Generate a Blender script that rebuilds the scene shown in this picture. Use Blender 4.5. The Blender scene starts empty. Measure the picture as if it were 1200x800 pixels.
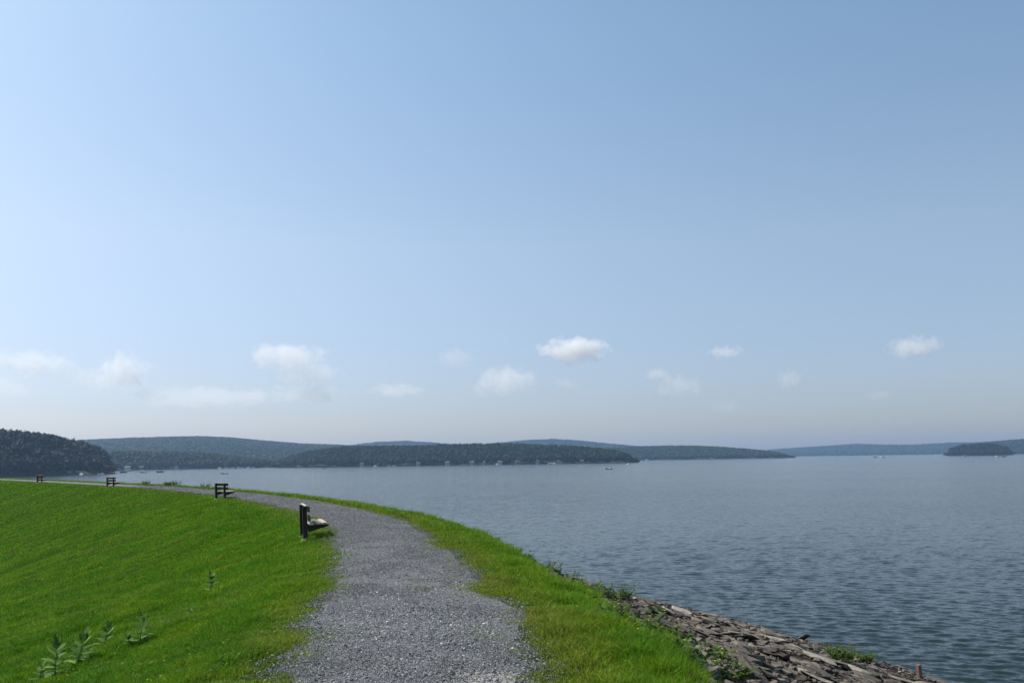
import bpy, bmesh, math, random
import numpy as np
from mathutils import Vector, Matrix, noise as mnoise

random.seed(7)
RNG = np.random.default_rng(11)
sc = bpy.context.scene
COL = sc.collection

# ------------------------------------------------------------------ camera
F = 1018.0; EYE = 9.5
PITCH = math.atan(137.5 / F); ROLL = math.atan(0.0145)
Rcam = Matrix.Rotation(math.pi / 2 + PITCH, 3, 'X') @ Matrix.Rotation(-ROLL, 3, 'Z')
cd = bpy.data.cameras.new('camera'); cam = bpy.data.objects.new('camera', cd); COL.objects.link(cam)
cd.sensor_width = 36; cd.lens = 36 * F / 1200; cd.clip_start = 0.1; cd.clip_end = 90000
M4 = Rcam.to_4x4(); M4.translation = (0, 0, EYE); cam.matrix_world = M4
sc.camera = cam

# ------------------------------------------------------------------ sky + sun
SUN_EL, SUN_AZ = math.radians(50), math.radians(-67)      # azimuth from +Y, negative = to the left
world = bpy.data.worlds.new('World'); sc.world = world; world.use_nodes = True
wn = world.node_tree; bgn = wn.nodes['Background']
sky = wn.nodes.new('ShaderNodeTexSky'); sky.sky_type = 'NISHITA'; sky.sun_disc = False
sky.sun_elevation = SUN_EL; sky.sun_rotation = SUN_AZ
sky.altitude = 200; sky.air_density = 1.0; sky.dust_density = 1.4; sky.ozone_density = 3.5
# colour grade over the sky texture: hazier tint, dimmer near the horizon, by true elevation
stc = wn.nodes.new('ShaderNodeTexCoord'); ssp = wn.nodes.new('ShaderNodeSeparateXYZ'); srp = wn.nodes.new('ShaderNodeValToRGB'); smx = wn.nodes.new('ShaderNodeMix')
smx.data_type = 'RGBA'; smx.blend_type = 'MULTIPLY'; smx.inputs[0].default_value = 1.0
wn.links.new(stc.outputs['Generated'], ssp.inputs[0]); wn.links.new(ssp.outputs[2], srp.inputs[0])
for i_, (p_, c_) in enumerate(((0.0, (.90, .85, .90)), (.058, (.89, .84, .90)), (.12, (1.01, .93, .92)), (.24, (1.30, 1.15, 1.00)), (.45, (1.27, 1.28, 1.11)))):
    e_ = srp.color_ramp.elements; (e_[i_] if i_ < 2 else e_.new(p_)).position = p_
    [x for x in e_ if abs(x.position - p_) < 1e-4][0].color = (*[v_ * .8 for v_ in c_], 1)
wn.links.new(sky.outputs[0], smx.inputs[6]); wn.links.new(srp.outputs[0], smx.inputs[7]); wn.links.new(smx.outputs[2], bgn.inputs[0]); bgn.inputs[1].default_value = 0.15
sl = bpy.data.lights.new('sun', 'SUN'); so = bpy.data.objects.new('sun', sl); COL.objects.link(so)
sl.energy = 4.8; sl.angle = math.radians(0.55); sl.color = (1.0, 0.955, 0.88)
sdir = Vector((math.sin(SUN_AZ) * math.cos(SUN_EL), math.cos(SUN_AZ) * math.cos(SUN_EL), math.sin(SUN_EL)))
so.rotation_euler = (-sdir).to_track_quat('-Z', 'Y').to_euler(); so.location = (-30, 10, 60)
sc.view_settings.view_transform = 'Standard'; sc.view_settings.look = 'None'
sc.view_settings.exposure = 0.26; sc.view_settings.gamma = 1.0; sc.view_settings.use_curve_mapping = False
sc.render.engine = 'CYCLES'
sc.cycles.use_denoising = True; sc.cycles.use_adaptive_sampling = False
sc.cycles.max_bounces = 5; sc.cycles.volume_bounces = 3; sc.cycles.transparent_max_bounces = 6
sc.cycles.volume_step_rate = 1.0; sc.cycles.volume_max_steps = 96

# ------------------------------------------------------------------ helpers
def ray(px, py):
    return (Rcam @ Vector(((px - 600) / F, (400 - py) / F, -1))).normalized()
def at(px, py, z):                                          # a point of a level plane
    d = ray(px, py); t = (z - EYE) / d.z
    return Vector((d.x * t, d.y * t, z))
def at_dist(px, dist, z=0.0):                               # a point at a ground distance on a bearing
    d = ray(px, 537); h = Vector((d.x, d.y)).normalized()
    return Vector((h.x * dist, h.y * dist, z))
def z_for(px, py, dist):
    d = ray(px, py); return EYE + d.z / math.hypot(d.x, d.y) * dist

def tag(o, label=None, cat=None, group=None, kind=None):
    if label: o['label'] = label
    if cat: o['category'] = cat
    if group: o['group'] = group
    if kind: o['kind'] = kind
    return o
def empty(name, loc=(0, 0, 0), rz=0.0):
    o = bpy.data.objects.new(name, None); COL.objects.link(o); o.location = loc; o.rotation_euler = (0, 0, rz)
    o.empty_display_size = 0.2
    return o
def obj(name, me, mat=None, parent=None):
    o = bpy.data.objects.new(name, me); COL.objects.link(o)
    if mat is not None and not me.materials: me.materials.append(mat)
    if parent: o.parent = parent
    return o
def from_bm(name, bm, mat, parent=None, smooth=False):
    me = bpy.data.meshes.new(name); bm.to_mesh(me); bm.free()
    if smooth: me.polygons.foreach_set('use_smooth', [True] * len(me.polygons))
    return obj(name, me, mat, parent)
def np_mesh(name, verts, faces_list, attrs=None, smooth=False):
    """faces_list: list of (n,k) int arrays"""
    me = bpy.data.meshes.new(name)
    verts = np.asarray(verts, dtype=np.float32)
    me.vertices.add(len(verts)); me.vertices.foreach_set('co', verts.ravel())
    loops = np.concatenate([f.ravel() for f in faces_list]).astype(np.int32)
    tot = np.concatenate([np.full(len(f), f.shape[1]) for f in faces_list]).astype(np.int32)
    start = np.concatenate([[0], np.cumsum(tot)[:-1]]).astype(np.int32)
    me.loops.add(len(loops)); me.loops.foreach_set('vertex_index', loops)
    me.polygons.add(len(tot)); me.polygons.foreach_set('loop_start', start); me.polygons.foreach_set('loop_total', tot)
    me.update(calc_edges=True)
    me.polygons.foreach_set('use_smooth', np.full(len(tot), smooth))
    for k, v in (attrs or {}).items():
        a = me.attributes.new(k, 'FLOAT', 'POINT'); a.data.foreach_set('value', np.asarray(v, dtype=np.float32))
    return me
def box(bm, x0, x1, y0, y1, z0, z1, bev=0.0):
    r = bmesh.ops.create_cube(bm, size=1.0)
    vs = r['verts']
    for v in vs:
        v.co = Vector(((x0 + x1) / 2 + v.co.x * (x1 - x0), (y0 + y1) / 2 + v.co.y * (y1 - y0), (z0 + z1) / 2 + v.co.z * (z1 - z0)))
    if bev:
        es = list({e for v in vs for e in v.link_edges})
        bmesh.ops.bevel(bm, geom=es, offset=bev, segments=1, affect='EDGES')
    return vs
def vnoise(x, y, s, seed=0.0):
    """cheap numpy value noise, -1..1"""
    x = np.asarray(x) * s + seed * 17.13; y = np.asarray(y) * s + seed * 9.71
    xi = np.floor(x); yi = np.floor(y); fx = x - xi; fy = y - yi
    fx = fx * fx * (3 - 2 * fx); fy = fy * fy * (3 - 2 * fy)
    def h(a, b):
        v = np.sin(a * 127.1 + b * 311.7 + 3.3) * 43758.5453
        return (v - np.floor(v)) * 2 - 1
    return (h(xi, yi) * (1 - fx) + h(xi + 1, yi) * fx) * (1 - fy) + (h(xi, yi + 1) * (1 - fx) + h(xi + 1, yi + 1) * fx) * fy
def fbm(x, y, s, o=3, seed=0.0):
    r = 0; a = 1; t = 0
    for i in range(o):
        r = r + a * vnoise(x, y, s * 2 ** i, seed + i); t += a; a *= .5
    return r / t

# ------------------------------------------------------------------ materials
class NT:
    def __init__(s, name):
        s.m = bpy.data.materials.new(name); s.m.use_nodes = True; s.t = s.m.node_tree
        s.t.nodes.clear(); s.out = s.t.nodes.new('ShaderNodeOutputMaterial')
    def n(s, typ, **kw):
        nd = s.t.nodes.new('ShaderNode' + typ)
        for k, v in kw.items():
            if k.startswith('i_'):
                key = k[2:].replace('_', ' ')
                nd.inputs[key].default_value = v
            else: setattr(nd, k, v)
        return nd
    def l(s, a, b): s.t.links.new(a, b)
    def noise(s, scale, detail=4, rough=.55, vec=None, dist=0.0):
        nd = s.n('TexNoise'); nd.inputs['Scale'].default_value = scale; nd.inputs['Detail'].default_value = detail
        nd.inputs['Roughness'].default_value = rough; nd.inputs['Distortion'].default_value = dist
        if vec is not None: s.l(vec, nd.inputs['Vector'])
        return nd
    def pos(s): return s.n('NewGeometry').outputs['Position']
    def ocoord(s): return s.n('TexCoord').outputs['Object']
    def ramp(s, fac, stops, interp='LINEAR'):
        r = s.n('ValToRGB'); e = r.color_ramp.elements; r.color_ramp.interpolation = interp
        while len(e) < len(stops): e.new(0.5)
        for i, (p, c) in enumerate(stops):
            e[i].position = p; e[i].color = (*c, 1)
        s.l(fac, r.inputs[0]); return r.outputs[0]
    def mix(s, fac, a, b, mode='MIX'):
        m = s.n('Mix', data_type='RGBA', blend_type=mode)
        if isinstance(fac, (int, float)): m.inputs[0].default_value = fac
        else: s.l(fac, m.inputs[0])
        for i, v in ((6, a), (7, b)):
            if isinstance(v, tuple): m.inputs[i].default_value = (*v, 1)
            else: s.l(v, m.inputs[i])
        return m.outputs[2]
    def math(s, op, a, b=None, c=None, clamp=False):
        m = s.n('Math', operation=op, use_clamp=clamp)
        for i, v in enumerate((a, b, c)):
            if v is None: continue
            if isinstance(v, (int, float)): m.inputs[i].default_value = v
            else: s.l(v, m.inputs[i])
        return m.outputs[0]
    def bump(s, h, strength=.5, dist=.02):
        b = s.n('Bump'); b.inputs['Strength'].default_value = strength; b.inputs['Distance'].default_value = dist
        s.l(h, b.inputs['Height']); return b.outputs[0]
    def bsdf(s, color, rough=.8, normal=None, spec=.3, metal=0.0):
        p = s.n('BsdfPrincipled'); p.inputs['Roughness'].default_value = rough
        p.inputs['Specular IOR Level'].default_value = spec; p.inputs['Metallic'].default_value = metal
        if isinstance(color, tuple): p.inputs['Base Color'].default_value = (*color, 1)
        else: s.l(color, p.inputs['Base Color'])
        if normal is not None: s.l(normal, p.inputs['Normal'])
        s.l(p.outputs[0], s.out.inputs[0]); return p
    def attr(s, name): return s.n('Attribute', attribute_name=name).outputs['Fac']

def simple(name, col, rough=.6, var=.25, scale=8, spec=.3, metal=0.0):
    k = NT(name); n = k.noise(scale, 5, .6, k.ocoord())
    c = k.ramp(n.outputs[0], [(.25, tuple(x * (1 - var) for x in col)), (.75, tuple(min(1, x * (1 + var)) for x in col))])
    k.bsdf(c, rough, k.bump(n.outputs[0], .25, .01), spec, metal); return k.m

def mat_soil():
    k = NT('turf_soil'); p = k.pos()
    a = k.noise(.35, 5, .6, p); b = k.noise(14, 5, .7, p)
    c = k.mix(a.outputs[0], (.026, .060, .006), (.045, .075, .010))
    c = k.mix(k.ramp(b.outputs[0], [(.4, (0, 0, 0)), (.62, (1, 1, 1))]), c, (.014, .030, .005))
    c = k.mix(k.attr('stone'), c, (.035, .030, .025))
    k.bsdf(c, .95, k.bump(b.outputs[0], 1.0, .05), 0.0); return k.m
def mat_grass():
    k = NT('grass_blades'); p = k.pos(); r = k.attr('rnd'); dry = k.attr('dry')
    a = k.noise(.22, 4, .6, p); b = k.noise(.9, 5, .7, p)
    c = k.mix(k.ramp(a.outputs[0], [(.35, (0, 0, 0)), (.65, (1, 1, 1))]), (.042, .140, .004), (.096, .218, .005))
    c = k.mix(k.ramp(b.outputs[0], [(.48, (0, 0, 0)), (.66, (.85, .85, .85))]), c, (.20, .26, .010))
    c = k.mix(dry, c, (.25, .215, .045))
    hsv = k.n('HueSaturation'); k.l(c, hsv.inputs['Color'])
    k.l(k.math('MULTIPLY_ADD', k.math('POWER', r, 1.6), 1.35, .42), hsv.inputs['Value']); k.l(k.math('MULTIPLY_ADD', r, .03, .485), hsv.inputs['Hue'])
    c = hsv.outputs[0]
    d = k.bsdf(c, .6, None, .08)
    t = k.n('BsdfTranslucent'); k.l(k.mix(.4, c, (.16, .40, .008)), t.inputs[0])
    m = k.n('MixShader'); m.inputs[0].default_value = .36
    k.l(d.outputs[0], m.inputs[1]); k.l(t.outputs[0], m.inputs[2]); k.l(m.outputs[0], k.out.inputs[0]); return k.m
def mat_path():
    k = NT('gravel_path'); p = k.pos()
    v = k.n('TexVoronoi'); v.inputs['Scale'].default_value = 48; k.l(p, v.inputs['Vector'])
    v2 = k.n('TexVoronoi', feature='DISTANCE_TO_EDGE'); v2.inputs['Scale'].default_value = 48; k.l(p, v2.inputs['Vector'])
    sep = k.n('SeparateColor'); k.l(v.outputs['Color'], sep.inputs[0])
    c = k.ramp(sep.outputs[0], [(0, (.07, .07, .078)), (.5, (.15, .152, .165)), (.85, (.23, .232, .245)), (1, (.42, .42, .42))])
    e = k.ramp(v2.outputs['Distance'], [(0, (.4, .4, .4)), (.12, (1, 1, 1))])
    c = k.mix(1.0, c, e, 'MULTIPLY')
    n = k.noise(.8, 5, .6, p); b3 = k.noise(3, 5, .7, p)
    c = k.mix(k.ramp(n.outputs[0], [(.55, (0, 0, 0)), (.75, (.45, .45, .45))]), c, (.26, .25, .23))
    dd = k.n('VectorMath', operation='DISTANCE'); k.l(p, dd.inputs[0]); dd.inputs[1].default_value = (-.30, 7.0, 7.8)
    c = k.mix(k.ramp(k.math('ADD', dd.outputs['Value'], k.math('MULTIPLY', b3.outputs[0], .5)), [(.45, (.8, .8, .8)), (1.0, (0, 0, 0))]), c, (.40, .38, .34))
    k.bsdf(c, .9, k.bump(v2.outputs['Distance'], 1.0, .03), .2); return k.m
def mat_gravel():
    k = NT('gravel_stones'); r = k.attr('rnd')
    c = k.ramp(r, [(0, (.055, .055, .057)), (.3, (.125, .126, .129)), (.7, (.195, .196, .200)), (.93, (.27, .27, .27)), (1, (.44, .44, .42))])
    k.bsdf(c, .8, None, .3); return k.m
def mat_rock(name='riprap_stone', big=False):
    k = NT(name); p = k.pos(); oi = k.n('ObjectInfo')
    r = k.attr('rnd') if big else oi.outputs['Random']
    a = k.noise(1.7, 6, .65, p); b = k.noise(9, 6, .7, p, .5); st = k.noise(.7, 4, .5, p)
    c = k.ramp(a.outputs[0], [(.3, (.050, .042, .034)), (.5, (.115, .098, .078)), (.72, (.26, .228, .185))])
    c = k.mix(k.ramp(b.outputs[0], [(.45, (0, 0, 0)), (.7, (.8, .8, .8))]), c, (.06, .055, .05))
    c = k.mix(k.ramp(st.outputs[0], [(.5, (0, 0, 0)), (.7, (.5, .5, .5))]), c, (.13, .095, .065))
    hsv = k.n('HueSaturation'); k.l(c, hsv.inputs['Color']); k.l(k.math('MULTIPLY_ADD', k.math('POWER', r, 1.4), 1.2, .45), hsv.inputs['Value'])
    # wet and algae-dark towards the water level
    sx = k.n('SeparateXYZ'); k.l(p, sx.inputs[0])
    z = k.math('ADD', sx.outputs[2], k.math('MULTIPLY', a.outputs[0], .9))
    wet = k.ramp(k.math('MULTIPLY', z, .5), [(.22, (1, 1, 1)), (.55, (0, 0, 0))])
    c = k.mix(wet, hsv.outputs[0], (.045, .043, .032))
    pr = k.bsdf(c, .85, k.bump(b.outputs[0], .9, .05), .3)
    k.l(k.mix(wet, (.9, .9, .9), (.35, .35, .35)), pr.inputs['Roughness']); return k.m
def mat_ledge():
    k = NT('pale_ledge_stone'); p = k.pos(); a = k.noise(2.2, 6, .65, p); b = k.noise(14, 5, .7, p)
    c = k.ramp(a.outputs[0], [(.3, (.15, .135, .11)), (.55, (.30, .27, .23)), (.75, (.42, .39, .33))])
    c = k.mix(k.ramp(b.outputs[0], [(.5, (0, 0, 0)), (.72, (.7, .7, .7))]), c, (.10, .09, .075))
    k.bsdf(c, .88, k.bump(b.outputs[0], .8, .04), .2); return k.m
def mat_water():
    k = NT('lake_water'); p = k.pos(); lod = k.attr('lod')
    mp = k.n('Mapping'); mp.inputs['Rotation'].default_value = (0, 0, .35); mp.inputs['Scale'].default_value = (.45, 1, 1); k.l(p, mp.inputs['Vector'])
    n1 = k.noise(3.6, 3, .6, mp.outputs[0]); n2 = k.noise(1.1, 3, .6, mp.outputs[0])
    gust = k.noise(.012, 4, .6, mp.outputs[0])
    def cen(nd, amp):
        s1 = k.n('VectorMath', operation='SUBTRACT'); k.l(nd.outputs['Color'], s1.inputs[0]); s1.inputs[1].default_value = (.5, .5, .5)
        s2 = k.n('VectorMath', operation='SCALE'); k.l(s1.outputs[0], s2.inputs[0])
        if isinstance(amp, float): s2.inputs['Scale'].default_value = amp
        else: k.l(amp, s2.inputs['Scale'])
        return s2.outputs[0]
    g = k.math('MULTIPLY_ADD', gust.outputs[0], 1.4, .3)
    add = k.n('VectorMath', operation='ADD')
    k.l(cen(n1, k.math('MULTIPLY', k.math('MULTIPLY_ADD', lod, -.42, 1.05), g)), add.inputs[0])
    k.l(cen(n2, k.math('MULTIPLY', k.math('MULTIPLY', lod, .50), g)), add.inputs[1])
    mul = k.n('VectorMath', operation='MULTIPLY'); k.l(add.outputs[0], mul.inputs[0]); mul.inputs[1].default_value = (1, 1, 0)
    a2 = k.n('VectorMath', operation='ADD'); k.l(mul.outputs[0], a2.inputs[0]); k.l(k.n('NewGeometry').outputs['Normal'], a2.inputs[1])
    nm = k.n('VectorMath', operation='NORMALIZE'); k.l(a2.outputs[0], nm.inputs[0])
    pr = k.bsdf((.014, .024, .024), .10, nm.outputs[0], .17)
    pr.inputs['IOR'].default_value = 1.33
    return k.m
def mat_foliage(name, c0, c1, trans=.15):
    k = NT(name); r = k.attr('rnd'); p = k.pos()
    n = k.noise(.06, 4, .6, p)
    c = k.mix(r, c0, c1); c = k.mix(k.math('MULTIPLY', n.outputs[0], .5), c, tuple(x * .6 for x in c0))
    d = k.bsdf(c, .75, None, .15)
    t = k.n('BsdfTranslucent'); k.l(c, t.inputs[0])
    m = k.n('MixShader'); m.inputs[0].default_value = trans
    k.l(d.outputs[0], m.inputs[1]); k.l(t.outputs[0], m.inputs[2]); k.l(m.outputs[0], k.out.inputs[0]); return k.m
def mat_wood(name, c0, c1, scale=1.0, vec=(30, 1.5, 30)):
    k = NT(name); mp = k.n('Mapping'); mp.inputs['Scale'].default_value = vec; k.l(k.ocoord(), mp.inputs['Vector'])
    n = k.noise(scale, 6, .65, mp.outputs[0]); n2 = k.noise(5, 4, .6, k.ocoord())
    c = k.ramp(n.outputs[0], [(.3, c0), (.7, c1)])
    c = k.mix(k.math('MULTIPLY', n2.outputs[0], .3), c, tuple(x * .5 for x in c0))
    k.bsdf(c, .8, k.bump(n.outputs[0], .5, .005), .25); return k.m

M = dict(soil=mat_soil(), grass=mat_grass(), path=mat_path(), gravel=mat_gravel(), rock=mat_rock(), rockmass=mat_rock('riprap_mass', True),
         water=mat_water(), ledge=mat_ledge(),
         slat=mat_wood('weathered_slat', (.36, .31, .22), (.56, .50, .38)),
         slat_back=mat_wood('shaded_back_board', (.05, .04, .03), (.10, .082, .06)),  # shadow on the bench back put into the board colour
         post=mat_wood('dark_timber', (.022, .018, .015), (.05, .042, .034), 1.0, (20, 20, 2)),
         concrete=simple('concrete_foot', (.38, .36, .31), .9, .3, 12),
         rust=simple('rusty_post', (.20, .115, .085), .9, .35, 14),
         leaf=mat_foliage('broad_leaf', (.035, .10, .022), (.22, .38, .08), .25),
         weed=mat_foliage('weed_leaf', (.05, .10, .02), (.12, .18, .03), .3),
         clover=mat_foliage('clover_leaf', (.045, .13, .012), (.14, .25, .04), .25),
         stem=simple('green_stem', (.09, .13, .04), .7),
         yellow=simple('yellow_petals', (.62, .52, .05), .7),
         white=simple('white_gelcoat', (.86, .87, .87), .3, .06, 1, .5),
         dark=simple('dark_canvas', (.025, .032, .045), .7, .3, 2),
         glass=simple('dark_glass', (.03, .04, .05), .15, .1, 1, .5),
         metal=simple('aluminium', (.55, .56, .57), .35, .1, 2, .5, .7),
         siding=simple('pale_siding', (.40, .38, .34), .8, .1, 1),
         siding_brown=simple('brown_siding', (.20, .15, .11), .8, .1, 1),
         roof=simple('grey_shingle', (.12, .115, .11), .85, .2, 2),
         dock=simple('dock_planks', (.30, .27, .23), .85, .2, 3),
         forest_near=mat_foliage('forest_near', (.006, .016, .004), (.015, .032, .008), .06),
         forest=mat_foliage('forest_far', (.013, .034, .010), (.028, .058, .016), .08),
         duff=simple('forest_floor', (.035, .042, .02), .95, .3, .05),
         meadow=simple('shore_meadow', (.09, .13, .04), .95, .3, .05))

# ------------------------------------------------------------------ the dam: crest curve and section
CREST_Z = 7.8
CP = np.array([(8, -60), (4.5, -40), (2, -20), (.4, -6), (-.3, 0), (-.65, 4), (-.88, 7), (-1.1, 9), (-1.35, 11.6), (-2.0, 14.9), (-2.85, 19.4), (-4.25, 25),
               (-6.3, 30.4), (-9.4, 37.3), (-12.3, 43.0), (-15.9, 49.2), (-19.8, 55.2), (-25.4, 63.4), (-32.2, 72.2), (-41.8, 84.5),
               (-54.5, 100), (-72.8, 122), (-110, 166), (-170, 232), (-260, 320), (-390, 450), (-520, 600)], float)
def catmull(P, step=.35):
    out = []
    for i in range(1, len(P) - 2):
        p0, p1, p2, p3 = P[i - 1], P[i], P[i + 1], P[i + 2]
        d = np.linalg.norm(p2 - p1); n = max(2, int(d / (step if d < 30 else step * 8)))
        for t in np.arange(n) / n:
            out.append(.5 * ((2 * p1) + (-p0 + p2) * t + (2 * p0 - 5 * p1 + 4 * p2 - p3) * t * t + (-p0 + 3 * p1 - 3 * p2 + p3) * t ** 3))
    out.append(P[-2]); return np.array(out)
CV = catmull(CP)
for _ in range(30):
    CV[1:-1] = CV[1:-1] * .5 + (CV[:-2] + CV[2:]) * .25
SEG = CV[1:] - CV[:-1]; SL = np.linalg.norm(SEG, axis=1); CU = np.concatenate([[0], np.cumsum(SL)])
TG = np.gradient(CV, axis=0); TG /= np.linalg.norm(TG, axis=1)[:, None]
for _ in range(20):
    TG[1:-1] = TG[1:-1] * .5 + (TG[:-2] + TG[2:]) * .25
TG /= np.linalg.norm(TG, axis=1)[:, None]
NR = np.stack([TG[:, 1], -TG[:, 0]], 1)                     # to the right (lake side)
U0 = CU[np.argmin(np.abs(CV[:, 1]) + 100 * (np.abs(CV[:, 0]) > 5))]      # arclength beside the camera
def curve(u):
    x = np.interp(u, CU, CV[:, 0]); y = np.interp(u, CU, CV[:, 1])
    nx = np.interp(u, CU, NR[:, 0]); ny = np.interp(u, CU, NR[:, 1]); l = np.hypot(nx, ny)
    return x, y, nx / l, ny / l
def us(x, y):
    """arclength and signed offset of world points"""
    x = np.atleast_1d(np.asarray(x, float)); y = np.atleast_1d(np.asarray(y, float))
    bu = np.zeros(len(x)); bs = np.zeros(len(x))
    A = CV[:-1]
    for i in range(0, len(x), 20000):
        xx = x[i:i + 20000, None]; yy = y[i:i + 20000, None]
        t = np.clip(((xx - A[:, 0]) * SEG[:, 0] + (yy - A[:, 1]) * SEG[:, 1]) / (SL ** 2), 0, 1)
        dx = xx - (A[:, 0] + t * SEG[:, 0]); dy = yy - (A[:, 1] + t * SEG[:, 1]); d2 = dx * dx + dy * dy
        j = np.argmin(d2, 1); r = np.arange(len(j))
        sgn = np.sign(dx[r, j] * SEG[j, 1] - dy[r, j] * SEG[j, 0])
        bu[i:i + 20000] = CU[j] + t[r, j] * SL[j]; bs[i:i + 20000] = sgn * np.sqrt(d2[r, j])
    return bu, bs
SK = np.array([-90, -46, -40, -2.6, -1.9, -1.3, -1, 0, 1, 1.4, 2.2, 2.8, 3.4, 9, 31.8, 37, 60])
ZK = np.array([-12.6, -12.6, -12.1, -.36, -.14, -.05, -.01, .02, -.01, -.03, -.12, -.38, -.74, -3.15, -9.9, -10.5, -10.6])
def height(u, s):
    u = np.asarray(u, float); s = np.asarray(s, float)
    z = CREST_Z + np.interp(s, SK, ZK)
    amp = np.clip((np.abs(s) - 1.2) / 3, 0, 1)
    x, y, nx, ny = curve(u); x = x + nx * s; y = y + ny * s
    return z + amp * (.12 * vnoise(x, y, .33, 3) + .055 * vnoise(x, y, 1.1, 5) + .35 * vnoise(x, y, .07, 8) * np.clip((np.abs(s) - 3) / 8, 0, 1))
def wpos(u, s, dz=0.0):
    x, y, nx, ny = curve(u)
    return np.stack([x + nx * s, y + ny * s, height(u, s) + dz], 1)
def ground(x, y):
    u, s = us([x], [y]); return float(height(u, s)[0])
def hit(px, py, tmin=3.0, tmax=150.0):
    d = ray(px, py); o = Vector((0, 0, EYE)); t = tmin
    while t < tmax:
        q = o + d * t
        if q.z < ground(q.x, q.y): break
        t *= 1.012
    q = o + d * t; q.z = ground(q.x, q.y); return q

def edgeL(u):   # half width of the gravel to the left
    v = u - U0
    return .98 + .08 * vnoise(u, 0 * u, .35, 1) + .09 * vnoise(u, 0 * u, 1.1, 2) + .05 * vnoise(u, 0 * u, 3.3, 2) - .23 * np.exp(-((v - 6.2) / 2.5) ** 2)
def edgeR(u):
    v = u - U0
    return 1.00 + .07 * vnoise(u, 0 * u, .3, 4) + .09 * vnoise(u, 0 * u, 1.2, 6) + .05 * vnoise(u, 0 * u, 3.1, 6) - .16 * np.exp(-((v - 6.2) / 1.8) ** 2) + .16 * np.exp(-((v - 10.2) / .8) ** 2) - .34 * np.exp(-((v - 11.8) / .6) ** 2) - .15 * np.exp(-((v - 19) / 1.4) ** 2)

def sweep(name, us_, ss_, dz=0.0, zoff=None):
    U, S = np.meshgrid(us_, ss_, indexing='ij')
    P = wpos(U.ravel(), S.ravel(), dz)
    nu, ns = U.shape; i = np.arange(nu * ns).reshape(nu, ns)
    f = np.stack([i[:-1, :-1], i[:-1, 1:], i[1:, 1:], i[1:, :-1]], -1).reshape(-1, 4)
    return np_mesh(name, P, [f], {'stone': np.clip((S.ravel() - 2.6) / .5, 0, 1)}, smooth=True)
ug = np.concatenate([np.arange(2, U0 - 6, 2.0), np.arange(U0 - 6, U0 + 40, .25), np.arange(U0 + 40, U0 + 180, .8), np.arange(U0 + 180, CU[-1], 8)])
sg = np.concatenate([[-90, -60, -46], np.arange(-40, -6, 1.0), np.arange(-6, 6, .25), np.arange(6, 33, .8), [36, 45, 60]])
tag(obj('embankment', sweep('embankment', ug, sg), M['soil']), kind='structure')
def path_mesh():
    u = np.concatenate([np.arange(2, U0 - 2, 1.0), np.arange(U0 - 2, U0 + 60, .12), np.arange(U0 + 60, U0 + 200, .5), np.arange(U0 + 200, CU[-1], 4)])
    t = np.linspace(-1, 1, 13); U, T = np.meshgrid(u, t, indexing='ij')
    S = np.where(T < 0, T * edgeL(U), T * edgeR(U)); P = wpos(U.ravel(), S.ravel(), .012)
    P[:, 2] += .006 * vnoise(P[:, 0], P[:, 1], 2.5, 9)
    nu, ns = U.shape; i = np.arange(nu * ns).reshape(nu, ns)
    f = np.stack([i[:-1, :-1], i[:-1, 1:], i[1:, 1:], i[1:, :-1]], -1).reshape(-1, 4)
    return np_mesh('path', P, [f], smooth=True)
tag(obj('path', path_mesh(), M['path']), kind='structure')
# low land around the dam and under the lake, out to the horizon
g = np.linspace(-1, 1, 61); G = np.sign(g) * np.abs(g) ** 2.2 * 9400
GX, GY = np.meshgrid(G, G, indexing='ij'); ii = np.arange(61 * 61).reshape(61, 61)
tag(obj('ground', np_mesh('ground', np.stack([GX.ravel(), GY.ravel(), -5.2 + 0 * GX.ravel()], 1), [np.stack([ii[:-1, :-1], ii[1:, :-1], ii[1:, 1:], ii[:-1, 1:]], -1).reshape(-1, 4)]), M['meadow']), kind='structure')

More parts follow.
